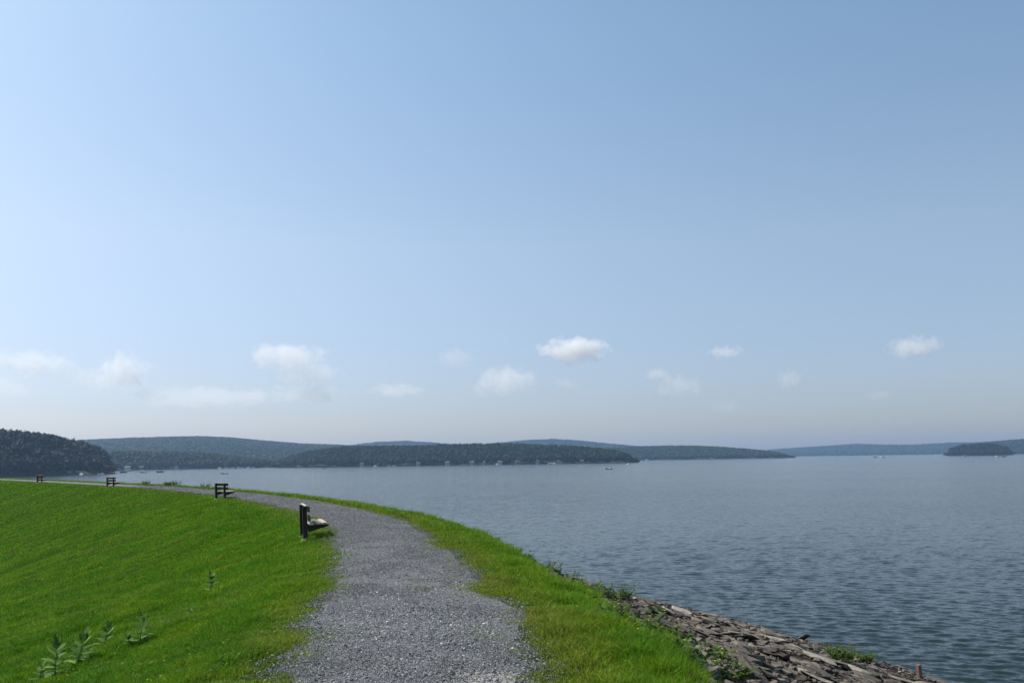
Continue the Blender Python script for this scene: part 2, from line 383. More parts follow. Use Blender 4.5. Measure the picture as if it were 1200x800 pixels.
# ------------------------------------------------------------------ the lake
def water_mesh():
    k = .0033
    rings = [14.0]
    while rings[-1] < 9500: rings.append(rings[-1] * (1 + (k if rings[-1] < 400 else .03)))
    r = np.array(rings)
    th = np.concatenate([np.arange(-1.35, -.78, .03), np.arange(-.78, .82, k), np.arange(.82, 2.6, .03)])
    R_, T_ = np.meshgrid(r, th, indexing='ij'); X = (R_ * np.sin(T_)).ravel(); Y = (R_ * np.cos(T_)).ravel(); RR = R_.ravel()
    Z = np.zeros_like(X); DX = np.zeros_like(X); DY = np.zeros_like(X); rng = np.random.default_rng(5)
    near = RR < 420; xn, yn, rn = X[near], Y[near], RR[near]; spacing = rn * k
    zn = np.zeros_like(xn); slope2 = np.zeros_like(xn); tot2 = 0
    wind = math.radians(250)
    for i in range(70):
        lam = .4 * (1.7 / .4) ** (rng.random() ** .9); kk = 2 * math.pi / lam
        a = wind + rng.normal(0, .45); sl = .038 * (1 if lam < 1.3 else .55); A = sl / kk
        w = np.clip((lam / spacing - 2.6) / 1.5, 0, 1)
        phx = kk * (xn * math.cos(a) + yn * math.sin(a)) + rng.random() * 6.28 + .8 * vnoise(xn, yn, .05, i)
        s_ = np.sin(phx); zn += w * A * (1.9 * np.exp(.9 * (s_ - 1)) if lam > .6 else s_); slope2 += (w * sl) ** 2; tot2 += sl ** 2
    mod = 1 + .2 * vnoise(xn, yn, .03, 3)
    Z[near] = zn * mod
    lod = np.ones_like(X); lod[near] = np.sqrt(np.clip(1 - slope2 / tot2, 0, 1))
    nu, ns = R_.shape; i = np.arange(nu * ns).reshape(nu, ns)
    f = np.stack([i[:-1, :-1], i[:-1, 1:], i[1:, 1:], i[1:, :-1]], -1).reshape(-1, 4)
    cx = X[f].mean(1); cy = Y[f].mean(1)
    chk = (np.hypot(cx, cy) < 1500) | (cx < 0)
    s = np.full(len(f), 99.0); s[chk] = us_coarse(cx[chk], cy[chk])
    f = f[s > 16]
    return np_mesh('lake', np.stack([X, Y, Z], 1), [f], {'lod': lod}, smooth=True)
def us_coarse(x, y):
    A = CV[::8]; S = A[1:] - A[:-1]; L2 = (S ** 2).sum(1); out = np.zeros(len(x))
    for i in range(0, len(x), 20000):
        xx = x[i:i + 20000, None]; yy = y[i:i + 20000, None]
        t = ((xx - A[:-1, 0]) * S[:, 0] + (yy - A[:-1, 1]) * S[:, 1]) / L2
        lo = np.zeros(len(S)); hi = np.ones(len(S)); hi[-1] = 1e6; lo[0] = -1e6
        t = np.clip(t, lo, hi)
        dx = xx - (A[:-1, 0] + t * S[:, 0]); dy = yy - (A[:-1, 1] + t * S[:, 1]); d2 = dx * dx + dy * dy
        j = np.argmin(d2, 1); r = np.arange(len(j))
        out[i:i + 20000] = np.sign(dx[r, j] * S[j, 1] - dy[r, j] * S[j, 0]) * np.sqrt(d2[r, j])
    return out
tag(obj('lake_water', water_mesh(), M['water']), kind='structure')

# ------------------------------------------------------------------ hills and woods
def ico(sub):
    bm = bmesh.new(); bmesh.ops.create_icosphere(bm, subdivisions=sub, radius=1.0)
    v = np.array([x.co[:] for x in bm.verts]); f = np.array([[y.index for y in x.verts] for x in bm.faces]); bm.free(); return v, f
ICO1, ICO2 = ico(1), ico(2)
def interp_profile(prof, x):
    p = np.array(prof); return np.interp(x, p[:, 0], p[:, 1])
def hill(name, prof, dist, depth, tree_h, spacing, mat, lod=1, seed=1, crown=None, slope_pow=.8):
    """prof: outline of the wooded ridge (px, py); dist: [(px, metres to its shore)]; a terrain with its shore on the water, a ridge behind and a back side"""
    x0, x1 = prof[0][0], prof[-1][0]; na = max(30, int((x1 - x0) / 4)); nb = 22
    aa = np.linspace(x0, x1, na); bb = np.linspace(0, 2, nb)
    top = interp_profile(prof, aa); D0 = interp_profile(dist, aa)
    Hc = np.array([max(0.4, z_for(a, t, d + depth) - tree_h * .92) for a, t, d in zip(aa, top, D0)])
    H = Hc
    dirs = np.array([at_dist(a, 1.0)[:2] for a in aa])
    def point(ai, b):                                        # ai float index, b 0..2
        h = np.interp(ai, np.arange(na), H); d = np.interp(ai, np.arange(na), D0)
        dx = np.interp(ai, np.arange(na), dirs[:, 0]); dy = np.interp(ai, np.arange(na), dirs[:, 1])
        taper = np.clip(h / (tree_h * .8), .12, 1)
        f = np.where(b < 1, np.sin(np.clip(b, 0, 1) * math.pi / 2) ** (1 / slope_pow), np.cos(np.clip(b - 1, 0, 1) * math.pi / 2))
        dd = d + 6 * vnoise(ai, 0 * ai, .3, seed) + depth * (b * (.35 + .65 * taper) if True else b) + depth * (1 - taper) * .65 * np.clip(b, 0, 1)
        z = np.where(b < 1, .4 + h * f, h * f - 2 * (b - 1)) - .5 * (b <= 0.001)
        x = dx * dd; y = dy * dd
        z = z + .05 * h * vnoise(x, y, 2.2 / depth, seed) * (b < .9)
        return x, y, z
    A, B = np.meshgrid(np.arange(na), bb, indexing='ij')
    X, Y, Z = point(A.ravel().astype(float), B.ravel()); Z[B.ravel() == 0] = -1.0
    Z[B.ravel() == 2] = -4
    i = np.arange(na * nb).reshape(na, nb)
    f = np.stack([i[:-1, :-1], i[1:, :-1], i[1:, 1:], i[:-1, 1:]], -1).reshape(-1, 4)
    tag(obj(name, np_mesh(name, np.stack([X, Y, Z], 1), [f], smooth=True), M['duff']), kind='structure')
    # the wood on it
    rng = np.random.default_rng(seed); width = math.radians((x1 - x0) / 1018 * 57.3) * D0.mean()
    n = int(width * depth * 1.35 / spacing ** 2); ai = rng.random(n) * (na - 1); b = rng.random(n) ** 1.0 * 1.3
    nf = int(width / spacing * 2.2); ai = np.concatenate([ai, rng.random(nf) * (na - 1)]); b = np.concatenate([b, rng.random(nf) * .05])   # shore row
    n = len(ai)
    X, Y, Z = point(ai, b)
    edge = np.clip(np.minimum(ai, (na - 1) - ai) / 2.5, .25, 1)
    th = tree_h * (.62 + .5 * rng.random(n)) * np.clip(edge, .5, 1)
    # trees thin in height where the outline itself is low
    lim = np.array([z_for(a, t, 1.0) - EYE for a, t in zip(aa, top)]); lim = np.interp(ai, np.arange(na), lim) * np.hypot(X, Y) + EYE
    th = np.minimum(th, np.maximum(3.0, lim - Z + tree_h * .06 * rng.standard_normal(n)))
    cr = (crown or spacing * .62) * (.75 + .6 * rng.random(n))
    if lod in (0, 1, 2):
        return near_wood(name, X, Y, Z, th, cr, mat, rng, (110, 28, 12)[lod], (1.0, 1.7, spacing * .24)[lod])
    V, Fc = ICO1 if lod == 2 else ICO2; nv = len(V)
    P = np.repeat(V[None], n, 0) * (1 + .17 * rng.standard_normal((n, nv, 1)).clip(-1, 1.2))
    rz = rng.random(n) * 6.28; c, s_ = np.cos(rz)[:, None], np.sin(rz)[:, None]
    px_ = P[..., 0] * c - P[..., 1] * s_; py_ = P[..., 0] * s_ + P[..., 1] * c
    con = rng.random(n) < .22                                 # some pointed conifers among the broadleaves
    taper = np.where(con[:, None], np.clip(.75 - .6 * P[..., 2], .1, 1.3), 1)
    P = np.stack([px_ * cr[:, None] * taper + X[:, None], py_ * cr[:, None] * taper + Y[:, None], P[..., 2] * (th * .46)[:, None] + (Z + th * .54)[:, None]], -1).reshape(-1, 3)
    fc = (Fc[None] + (np.arange(n) * nv)[:, None, None]).reshape(-1, 3)
    rnd = np.repeat(rng.random(n) * .8 + .1, nv) + .1 * rng.standard_normal(n * nv)
    o = obj('woodland', np_mesh('woodland', P, [fc], {'rnd': rnd}, smooth=True), mat)
    return o
def near_wood(name, X, Y, Z, th, cr, mat, rng, K=110, sc_=1.0):
    """every crown a cloud of small leaf clumps round an inner blob coloured darker, as shade in the gaps"""
    n = len(X)
    d = rng.standard_normal((n, K, 3)); d /= np.linalg.norm(d, axis=2)[..., None]
    d[..., 2] = np.abs(d[..., 2]) * 1.2 - .35
    lob = 1 + .28 * np.sin(d[..., 0] * 5 + rng.random((n, 1)) * 6) * np.cos(d[..., 1] * 6 + rng.random((n, 1)) * 6)
    rad = (.62 + .38 * rng.random((n, K)) ** .5) * lob
    C = np.stack([X[:, None] + d[..., 0] * rad * cr[:, None], Y[:, None] + d[..., 1] * rad * cr[:, None], (Z + th * .55)[:, None] + d[..., 2] * rad * (th * .42)[:, None]], -1).reshape(-1, 3)
    N = n * K; u = rng.standard_normal((N, 3)); u[:, 2] *= .5; u /= np.linalg.norm(u, axis=1)[:, None]
    w = rng.standard_normal((N, 3)); w -= (w * u).sum(1)[:, None] * u; w /= np.linalg.norm(w, axis=1)[:, None]
    sz = (.45 + .6 * rng.random((N, 1))) * sc_
    C[:, 2] = np.maximum(C[:, 2], .3)
    P = np.stack([C - u * sz, C + w * sz * .8, C + u * sz, C - w * sz * .8], 1).reshape(-1, 3)
    fq = np.arange(N * 4).reshape(N, 4)
    r1 = np.repeat(np.repeat(rng.random(n), K) * .7 + .3 * rng.random(N), 4)
    V, Fc = ICO1; nv = len(V)
    Q = np.repeat(V[None], n, 0) * (1 + .2 * rng.standard_normal((n, nv, 1)).clip(-1, 1))
    Q = np.stack([Q[..., 0] * cr[:, None] * .72 + X[:, None], Q[..., 1] * cr[:, None] * .72 + Y[:, None], Q[..., 2] * (th * .36)[:, None] + (Z + th * .55)[:, None]], -1).reshape(-1, 3)
    fi = (Fc[None] + (np.arange(n) * nv)[:, None, None]).reshape(-1, 3) + N * 4
    r2 = np.repeat(rng.random(n) * .3, nv)  # inner blob kept to dark tones, painting the shade between clumps
    return obj('woodland', np_mesh('woodland', np.concatenate([P, Q]), [fq, fi], {'rnd': np.concatenate([r1, r2])}), mat)

w = hill('wooded_headland', [(-190, 505), (-60, 500), (0, 502), (30, 503), (60, 508), (75, 512), (97, 515.5), (115, 522), (126, 530), (133, 541)],
         [(-190, 820), (0, 930), (60, 970), (100, 1010), (133, 1060)], 170, 15, 7.5, M['forest_near'], 0, 3, 4.6)
tag(w, 'dense dark green wood covering the near headland at the left edge', 'woodland', kind='stuff')
w = hill('low_shore', [(118, 529), (150, 527), (190, 528), (240, 529), (270, 533), (300, 536), (330, 541), (345, 545)],
         [(118, 1700), (250, 1760), (345, 1780)], 120, 15, 7, M['forest'], 1, 4, 5.5)
tag(w, 'low strip of dark shoreline trees between the near headland and the long wooded point', 'woodland', kind='stuff')
w = hill('broad_hill', [(60, 517), (95, 515), (150, 512.5), (230, 510.5), (270, 512), (300, 515), (350, 519), (400, 521), (470, 523), (520, 525), (600, 530)],
         [(60, 2300), (600, 2300)], 1500, 14, 13, M['forest'], 2, 5, 8)
tag(w, 'hazy blue green forest over the broad rounded hill at the left', 'woodland', kind='stuff')
w = hill('wooded_point', [(318, 543), (340, 533), (370, 526), (400, 522), (420, 521.5), (500, 521), (515, 519.5), (600, 518.5), (640, 520), (680, 522), (700, 524), (725, 527), (740, 532), (747, 539)],
         [(318, 1640), (400, 1620), (600, 1600), (747, 1580)], 230, 15, 6.6, M['forest'], 1, 6, 4.2)
tag(w, 'dark green wood covering the long low point across the middle of the lake', 'woodland', kind='stuff')
w = hill('distant_knoll', [(395, 525), (420, 520), (440, 517.5), (475, 516), (500, 517.5), (530, 520), (570, 524)], [(395, 4200), (570, 4200)], 800, 14, 24, M['forest'], 2, 7, 14)
tag(w, 'pale hazy forest on the small knoll showing above the long point', 'woodland', kind='stuff')
w = hill('distant_ridge', [(560, 523), (580, 518.5), (620, 515), (650, 514), (680, 516), (720, 520), (760, 523.5), (800, 527)], [(560, 4300), (800, 4300)], 900, 14, 24, M['forest'], 2, 8, 14)
tag(w, 'pale hazy forest on the rounded ridge rising behind the tip of the long point', 'woodland', kind='stuff')
w = hill('middle_shore', [(690, 525), (740, 522.5), (780, 521.5), (815, 521.5), (850, 523), (880, 525.5), (905, 528), (920, 531), (930, 534)],
         [(690, 2800), (930, 2900)], 500, 14, 10, M['forest'], 2, 9, 6.5)
tag(w, 'blue green forest on the low shore that ends in a thin spit mid lake', 'woodland', kind='stuff')
w = hill('far_ridge', [(880, 530), (905, 526.5), (950, 523.5), (1005, 520), (1040, 521), (1070, 521), (1115, 518.5), (1160, 518), (1230, 519), (1330, 522)],
         [(880, 6200), (1330, 6000)], 1500, 13, 34, M['forest'], 2, 10, 20)
tag(w, 'pale blue forest on the farthest ridge closing the lake', 'woodland', kind='stuff')
w = hill('right_shore', [(1120, 526), (1150, 518.5), (1175, 516), (1200, 514), (1260, 511), (1340, 513), (1420, 520)], [(1120, 4300), (1420, 4000)], 900, 14, 22, M['forest'], 2, 12, 13)
tag(w, 'hazy green forest on the hill behind the island at the right edge', 'woodland', kind='stuff')
w = hill('island', [(1108, 530), (1114, 524), (1130, 520), (1150, 518.5), (1165, 518.5), (1180, 522), (1188, 528)], [(1108, 3000), (1188, 2950)], 90, 15, 8, M['forest_near'], 1, 13, 5)
tag(w, 'dark green trees covering the small island at the right', 'woodland', kind='stuff')
# beyond the frame on the right, the shore goes on
w = hill('far_right_shore', [(1400, 512), (1600, 505), (1900, 508), (2300, 512)], [(1400, 2600), (2300, 2000)], 500, 14, 20, M['forest'], 2, 14, 12)
tag(w, 'hazy green forest along the shore beyond the right edge', 'woodland', kind='stuff')

# ------------------------------------------------------------------ grass
def blades(n_target):
    rng = np.random.default_rng(21); n = n_target * 9
    a, b = 2.0, 210.0                                       # ahead of the camera, pdf ~ 1/(v+5)^1.6
    q = rng.random(n); e = .6; v = ((a + 5) ** -e + q * ((b + 5) ** -e - (a + 5) ** -e)) ** (-1 / e) - 5
    s = -34 + rng.random(n) * 38.2
    u = v + U0
    x, y, nx, ny = curve(u); X = x + nx * s; Y = y + ny * s; dist = np.hypot(X, Y) + .01
    az = np.arctan2(X, Y)
    want = np.minimum(1, (9 / dist) ** 2); pdf = (v + 5) ** -1.6
    wgt = want / pdf; ok = (np.abs(az) < .72) & (dist > 4.2)
    # gravel edge: blades thin out across it
    eL, eR = edgeL(u), edgeR(u)
    into = np.where(s < 0, eL + s, eR - s)                   # >0 inside the gravel
    fade = 1 / (1 + np.exp((into + .02 + .10 * vnoise(X, Y, 3.0, 2) + .10 * vnoise(X, Y, 9.0, 4)) / .10))
    tong = np.exp(-((v - 12.0) / .45) ** 2) * (s > .05) * .55 + np.exp(-((v - 19.4) / .7) ** 2) * (s > .3) * .4
    tuft = np.clip((vnoise(X, Y, 1.4, 12) - .45) * 1.2, 0, .4) * (into < .55) * (s > 0) + tong * np.clip(.5 + vnoise(X, Y, 5, 4), 0, 1)       # stray tufts out on the gravel
    fade = np.maximum(fade, tuft * (vnoise(X, Y, 7, 3) > 0) * .6)
    bare = np.clip((s - 2.5 - .3 * vnoise(X, Y, .8, 5) - .25 * vnoise(X, Y, 2.6, 5)) / .3, 0, 1)
    fade = fade * (1 - bare)
    dens = np.clip(.62 + .34 * vnoise(X, Y, 3.2, 7) + .16 * vnoise(X, Y, 1.1, 17), .34, 1)
    acc = wgt * fade * dens * ok
    acc /= np.quantile(acc[acc > 0], .995); keep = rng.random(n) < acc * 1.0
    idx = np.nonzero(keep)[0]
    if len(idx) > n_target: idx = rng.choice(idx, n_target, replace=False)
    u, s, X, Y, dist, into = u[idx], s[idx], X[idx], Y[idx], dist[idx], into[idx]
    n = len(idx); Z = height(u, s) - .01
    edge = np.clip((into + .9) / .9, 0, 1)                   # near the path: short, worn, yellower
    lawn = .062 + .045 * rng.random(n) + .045 * np.clip(vnoise(X, Y, .9, 6), -.5, 1) + .045 * vnoise(X, Y, 3.3, 8) + .03 * vnoise(X, Y, 7.1, 8) * (dist < 30)
    h = lawn * (1 - .55 * edge)
    rough = (s > 1.45) & (s < 5)
    h = np.where(rough, h * 1.15 + (.05 + .13 * np.clip((dist - 18) / 15, 0, 1)) * rng.random(n) + .07 * np.clip((s - 1.9) / .8, 0, 1) * (rng.random(n) ** 2) * (1 + np.clip(vnoise(X, Y, .7, 9) * 2, -.7, 1.2)), h)
    h = np.clip(h, .018, .5)
    w = np.maximum(.0045 + .003 * rng.random(n), .00062 * dist)
    ang = rng.random(n) * 6.283; la = rng.random(n) * 6.283
    lean = h * (.25 + .75 * rng.random(n))
    dry = np.clip(.02 + .95 * edge * (.4 + .6 * rng.random(n)) * np.clip(.75 + .6 * vnoise(X, Y, 1.2, 41), .2, 1.2) + .35 * np.clip(vnoise(X, Y, .55, 10) - .35, 0, 1) * (s < -1) + (.14 + .35 * np.clip((2.0 - s) / .8, 0, 1)) * (s > 0) * rng.random(n), 0, .9)
    dry = np.where(rng.random(n) < .05, .9, dry)
    wx, wy = np.cos(ang) * w * .5, np.sin(ang) * w * .5; lx, ly = np.cos(la) * lean, np.sin(la) * lean
    B = np.stack([X, Y, Z], 1); mid = B + np.stack([lx * .3, ly * .3, h * .6], 1); tip = B + np.stack([lx, ly, h * (1 - .25 * (lean / h) ** 2)], 1)
    W = np.stack([wx, wy, 0 * wx], 1)
    P = np.stack([B - W, B + W, mid + W * .8, mid - W * .8, tip], 1)
    j = np.arange(n) * 5
    quads = np.stack([j, j + 1, j + 2, j + 3], 1); tris = np.stack([j + 3, j + 2, j + 4], 1)
    return np_mesh('grass', P.reshape(-1, 3), [quads, tris], {'rnd': np.repeat(rng.random(n), 5), 'dry': np.repeat(dry, 5)})
tag(obj('grass', blades(1050000), M['grass']), 'bright green mown grass on the embankment either side of the gravel path', 'grass', kind='stuff')

# ------------------------------------------------------------------ clover and other low broad leaves in the turf
def clover():
    rng = np.random.default_rng(77); n = 1500000
    v = 3 + 75 * rng.random(n) ** 2.0; u = v + U0; s = np.where(rng.random(n) < .8, -1.1 - 16 * rng.random(n) ** 1.2, 1.1 + 1.7 * rng.random(n))
    x, y, nx, ny = curve(u); X = x + nx * s; Y = y + ny * s; dist = np.hypot(X, Y)
    patch = np.clip(fbm(X, Y, .55, 3, 51) * 2.2 - .35, 0, 1) + .04
    keep = (rng.random(n) < patch * np.minimum(1, (13 / dist) ** 1.6) * .075) & (dist > 4.5) & (np.abs(np.arctan2(X, Y)) < .72)
    X, Y, u, s, dist = X[keep], Y[keep], u[keep], s[keep], dist[keep]; n = len(X)
    Z = height(u, s) + .045 + .05 * rng.random(n)
    r = np.maximum(.006 + .009 * rng.random(n), .0005 * dist)
    a = rng.random(n) * 6.283; tx, ty = rng.normal(0, .35, n), rng.normal(0, .35, n); P = []
    for k_ in range(5):
        b = a + k_ * 1.2566; dx, dy = np.cos(b) * r, np.sin(b) * r; P.append(np.stack([X + dx, Y + dy, Z + dx * tx + dy * ty], 1))
    P = np.stack(P, 1).reshape(-1, 3); f = np.arange(n * 5).reshape(n, 5)
    return np_mesh('clover', P, [f], {'rnd': np.repeat(rng.random(n), 5)})
tag(obj('clover', clover(), M['clover']), 'patches of low pale clover and broad leaves growing through the turf', 'clover', kind='stuff')

# ------------------------------------------------------------------ gravel
def stones(n_target):
    rng = np.random.default_rng(31); n = n_target * 6
    e = .8; a, b = 1.5, 75.0; q = rng.random(n)
    v = ((a + 3) ** -e + q * ((b + 3) ** -e - (a + 3) ** -e)) ** (-1 / e) - 3; u = v + U0
    s = -2.0 + 4.0 * rng.random(n)
    x, y, nx, ny = curve(u); X = x + nx * s; Y = y + ny * s; dist = np.hypot(X, Y)
    into = np.where(s < 0, edgeL(u) + s, edgeR(u) - s)
    f = 1 / (1 + np.exp(-(into + .12 * vnoise(X, Y, 3.0, 2) + .08 * vnoise(X, Y, 9.0, 3)) / .10))
    f = f * (1 - .75 * np.exp(-((X + .30) / .42) ** 2 - ((Y - 7.0) / .9) ** 2)) * (1 - .3 * np.exp(-((np.abs(s) - .42) / .16) ** 2) * np.clip(.5 + vnoise(X, Y, .5, 31), 0, 1))
    acc = np.minimum(1, (7.5 / dist) ** 2) * (v + 3) ** 1.8 * f * (dist > 4.2) * (np.abs(np.arctan2(X, Y)) < .8)
    acc /= np.quantile(acc[acc > 0], .99)
    idx = np.nonzero(rng.random(n) < acc)[0]
    if len(idx) > n_target: idx = rng.choice(idx, n_target, replace=False)
    u, s, X, Y, dist = u[idx], s[idx], X[idx], Y[idx], dist[idx]; n = len(idx)
    r = (.0038 + .0065 * rng.random(n) ** 2.2 + .009 * (rng.random(n) < .015)); r = np.maximum(r, .00050 * dist)
    V = np.array([(1, 0, 0), (-1, 0, 0), (0, 1, 0), (0, -1, 0), (0, 0, 1), (0, 0, -1)], float)
    Fc = np.array([(0, 2, 4), (2, 1, 4), (1, 3, 4), (3, 0, 4), (2, 0, 5), (1, 2, 5), (3, 1, 5), (0, 3, 5)])
    P = V[None] * (.65 + .7 * rng.random((n, 6, 1))) + .22 * rng.standard_normal((n, 6, 3))
    q4 = rng.standard_normal((n, 4)); q4 /= np.linalg.norm(q4, axis=1)[:, None]; a_, b_, c_, d_ = q4.T
    Rm = np.stack([1 - 2 * (c_ ** 2 + d_ ** 2), 2 * (b_ * c_ - a_ * d_), 2 * (b_ * d_ + a_ * c_), 2 * (b_ * c_ + a_ * d_), 1 - 2 * (b_ ** 2 + d_ ** 2), 2 * (c_ * d_ - a_ * b_), 2 * (b_ * d_ - a_ * c_), 2 * (c_ * d_ + a_ * b_), 1 - 2 * (b_ ** 2 + c_ ** 2)], 1).reshape(n, 3, 3)
    P = np.einsum('nij,nvj->nvi', Rm, P); P[..., 2] *= .75
    C = np.stack([X, Y, height(u, s) + .010 + r * .30], 1)
    P = P * r[:, None, None] + C[:, None]
    f = (Fc[None] + (np.arange(n) * 6)[:, None, None]).reshape(-1, 3)
    pale = np.clip(vnoise(X, Y, .7, 15), 0, 1) * .25
    return np_mesh('gravel', P.reshape(-1, 3), [f], {'rnd': np.repeat(np.clip(rng.random(n) ** 1.25 + pale * rng.random(n), 0, 1), 6)})
tag(obj('gravel', stones(380000), M['gravel']), 'loose blue grey crushed gravel covering the curving path', 'gravel', kind='stuff')

# ------------------------------------------------------------------ riprap
def rock_variant(i):
    rng = random.Random(100 + i); bm = bmesh.new()
    th = rng.choice([.14, .2, .26, .4]); 
    for k in range(16):
        a = rng.random() * 6.283; r = .5 * (.82 + .25 * rng.random()); 
        bm.verts.new((math.cos(a) * r, math.sin(a) * r * .72, rng.choice([-1, 1]) * th * .5 * (.75 + .3 * rng.random())))
    bmesh.ops.convex_hull(bm, input=bm.verts)
    for v in list(bm.verts):
        if not v.link_faces: bm.verts.remove(v)
    bmesh.ops.bevel(bm, geom=list(bm.edges), offset=.018, segments=1, affect='EDGES')
    bmesh.ops.triangulate(bm, faces=bm.faces)
    bmesh.ops.subdivide_edges(bm, edges=[e for e in bm.edges if e.calc_length() > .18], cuts=1, use_grid_fill=False)
    bmesh.ops.triangulate(bm, faces=bm.faces)
    for v in bm.verts:
        v.co += v.normal * .028 * mnoise.noise(v.co * 5 + Vector((i * 3.1, 0, 0))) + Vector((0, 0, .012 * mnoise.noise(v.co * 14)))
    bmesh.ops.recalc_face_normals(bm, faces=bm.faces)
    me = bpy.data.meshes.new('riprap_stone'); bm.to_mesh(me); bm.free(); me.materials.append(M['rock'])
    v = np.array([x.co[:] for x in me.vertices]); f = np.array([p.vertices[:] for p in me.polygons])
    return me, v, f
NVAR = 14; RV = [rock_variant(i) for i in range(NVAR)]
# ground frame on the slope
def slope_frame(u, s):
    p0 = wpos(np.array([u]), np.array([s]))[0]; p1 = wpos(np.array([u]), np.array([s + .6]))[0]; p2 = wpos(np.array([u + .6]), np.array([s]))[0]
    a = Vector(p2 - p0).normalized(); b = Vector(p1 - p0).normalized(); n = b.cross(a).normalized()
    if n.z < 0: n = -n
    return Vector(p0), a, n
rocks = []
rr = random.Random(5)
for _ in range(9500):
    v = 2 + 70 * rr.random() ** 1.25; s = 2.4 + 24.2 * rr.random() ** .9
    u = U0 + v; p, a, n = slope_frame(u, s)
    if (s < 3.1 and rr.random() < .45) or (v > 13 and s < 3.3): continue
    d = (p - Vector((0, 0, EYE))).length
    if d < 5 or abs(math.atan2(p.x, p.y)) > .85: continue
    big = rr.random()
    size = .17 + .40 * rr.random() + (.45 * rr.random() if (big < .15 and s > 6.5) else 0)
    if s < 4.2: size = min(size, .42) * .8
    jit = .05 + .15 * rr.random() ** 2
    nn = (n + Vector((rr.gauss(0, jit), rr.gauss(0, jit), 0))).normalized()
    yaw = rr.gauss(0, .45) + (math.pi / 2 if rr.random() < .2 else 0)
    long_ = big < .15 and s > 6.5
    if long_: yaw = rr.gauss(0, .2)
    ax = (a - nn * a.dot(nn)).normalized(); ay = nn.cross(ax)
    ax2 = ax * math.cos(yaw) + ay * math.sin(yaw); ay2 = nn.cross(ax2)
    R3 = Matrix((ax2, ay2, nn)).transposed()
    sx, sy, sz = size * (1.1 + .8 * rr.random()), size * (.7 + .4 * rr.random()), size * (.28 + .38 * rr.random())
    if long_: sx *= 1.18; sy *= 1.1
    c = p + n * (-.02 + .16 * rr.random() * size ** .5)
    if c.z < -.35: continue
    rocks.append((size * size / d ** 2, c, R3, (sx, sy, sz), rr.randrange(NVAR), rr.random()))
# long pale ledges that lie along the shore
ledges = []
for (px, py, L, W_, yawd) in ((765, 712, 2.6, .42, 2), (800, 719, 2.2, .4, -3), (905, 752, 1.5, .42, 6), (960, 775, 1.9, .55, -4), (735, 702, 1.5, .4, 4), (1005, 790, 1.0, .5, 10), (860, 745, 1.1, .4, -8)):
    q = hit(px, py); u_, s_ = us([q.x], [q.y]); ledges.append((float(u_[0]), float(s_[0]), L, W_, yawd))
rocks.sort(key=lambda r: -r[0])
def place_rock(me, c, R3, sc3, group=None, label=None):
    o = bpy.data.objects.new('riprap_stone', me); COL.objects.link(o)
    m = R3.to_4x4(); m.translation = c; o.matrix_world = m @ Matrix.Diagonal((*sc3, 1))
    return tag(o, label, 'rock', 'riprap stones on the lake side slope')
LBL = 'angular grey brown riprap stone lying among the many on the lake slope'
for r in rocks[:290]: place_rock(RV[r[4]][0], r[1], r[2], r[3], label=LBL)
names = ['long pale flat slab lying by the waterline below the yellow flowered weeds', 'pale flat slab continuing the light ledge along the waterline',
         'wide tilted grey slab in the middle of the stone slope', 'broad grey slab low on the slope left of the rusty post', 'narrow pale slab where the stones first show beyond the grass',
         'brown grey slab beside the rusty post at the water', 'flat grey slab above the shore between the pale ledge and the wide tilted slab']
for i, (u_, s_, L, W_, yd) in enumerate(ledges):
    p, a, n = slope_frame(u_, s_); yw = math.radians(yd); ay = n.cross(a); a2 = a * math.cos(yw) + ay * math.sin(yw)
    R3 = Matrix((a2, n.cross(a2), n)).transposed()
    lm = RV[(0, 3, 6, 9, 2, 5, 8)[i]][0].copy(); lm.materials[0] = M['ledge']; o = place_rock(lm, p + n * .12, R3, (L, W_ * 1.4, .34), label=names[i])
vs, fs, rn, off = [], [], [], 0
for r in rocks[290:]:
    _, v, f = RV[r[4]]; A = np.array(r[2]) * np.array(r[3])[None]
    vs.append(v @ A.T + np.array(r[1])); fs.append(f + off); off += len(v); rn.append(np.full(len(v), r[5]))
# small rubble between the slabs
r2 = np.random.default_rng(8); n = 9000
u = U0 + 2 + 60 * r2.random(n) ** 1.2; s = 2.4 + 23.6 * r2.random(n); P0 = wpos(u, s)
for i in range(n):
    if abs(math.atan2(P0[i, 0], P0[i, 1])) > .85: continue
    _, v, f = RV[i % NVAR]
    if len(v) > 400: continue
    sz = .08 + .2 * r2.random(); R3 = np.array(Matrix.Rotation(r2.random() * 6.28, 3, 'Z') @ Matrix.Rotation(r2.normal() * .5, 3, 'X'))
    vs.append(v * sz * np.array([1, 1, 1.2]) @ R3.T + P0[i] + np.array([0, 0, .06])); fs.append(f + off); off += len(v); rn.append(np.full(len(v), r2.random()))
me = np_mesh('rubble', np.concatenate(vs), [np.concatenate(fs)], {'rnd': np.concatenate(rn)})
tag(obj('rubble', me, M['rockmass']), 'mass of smaller grey brown stones filling the lake side slope', 'rocks', kind='stuff')

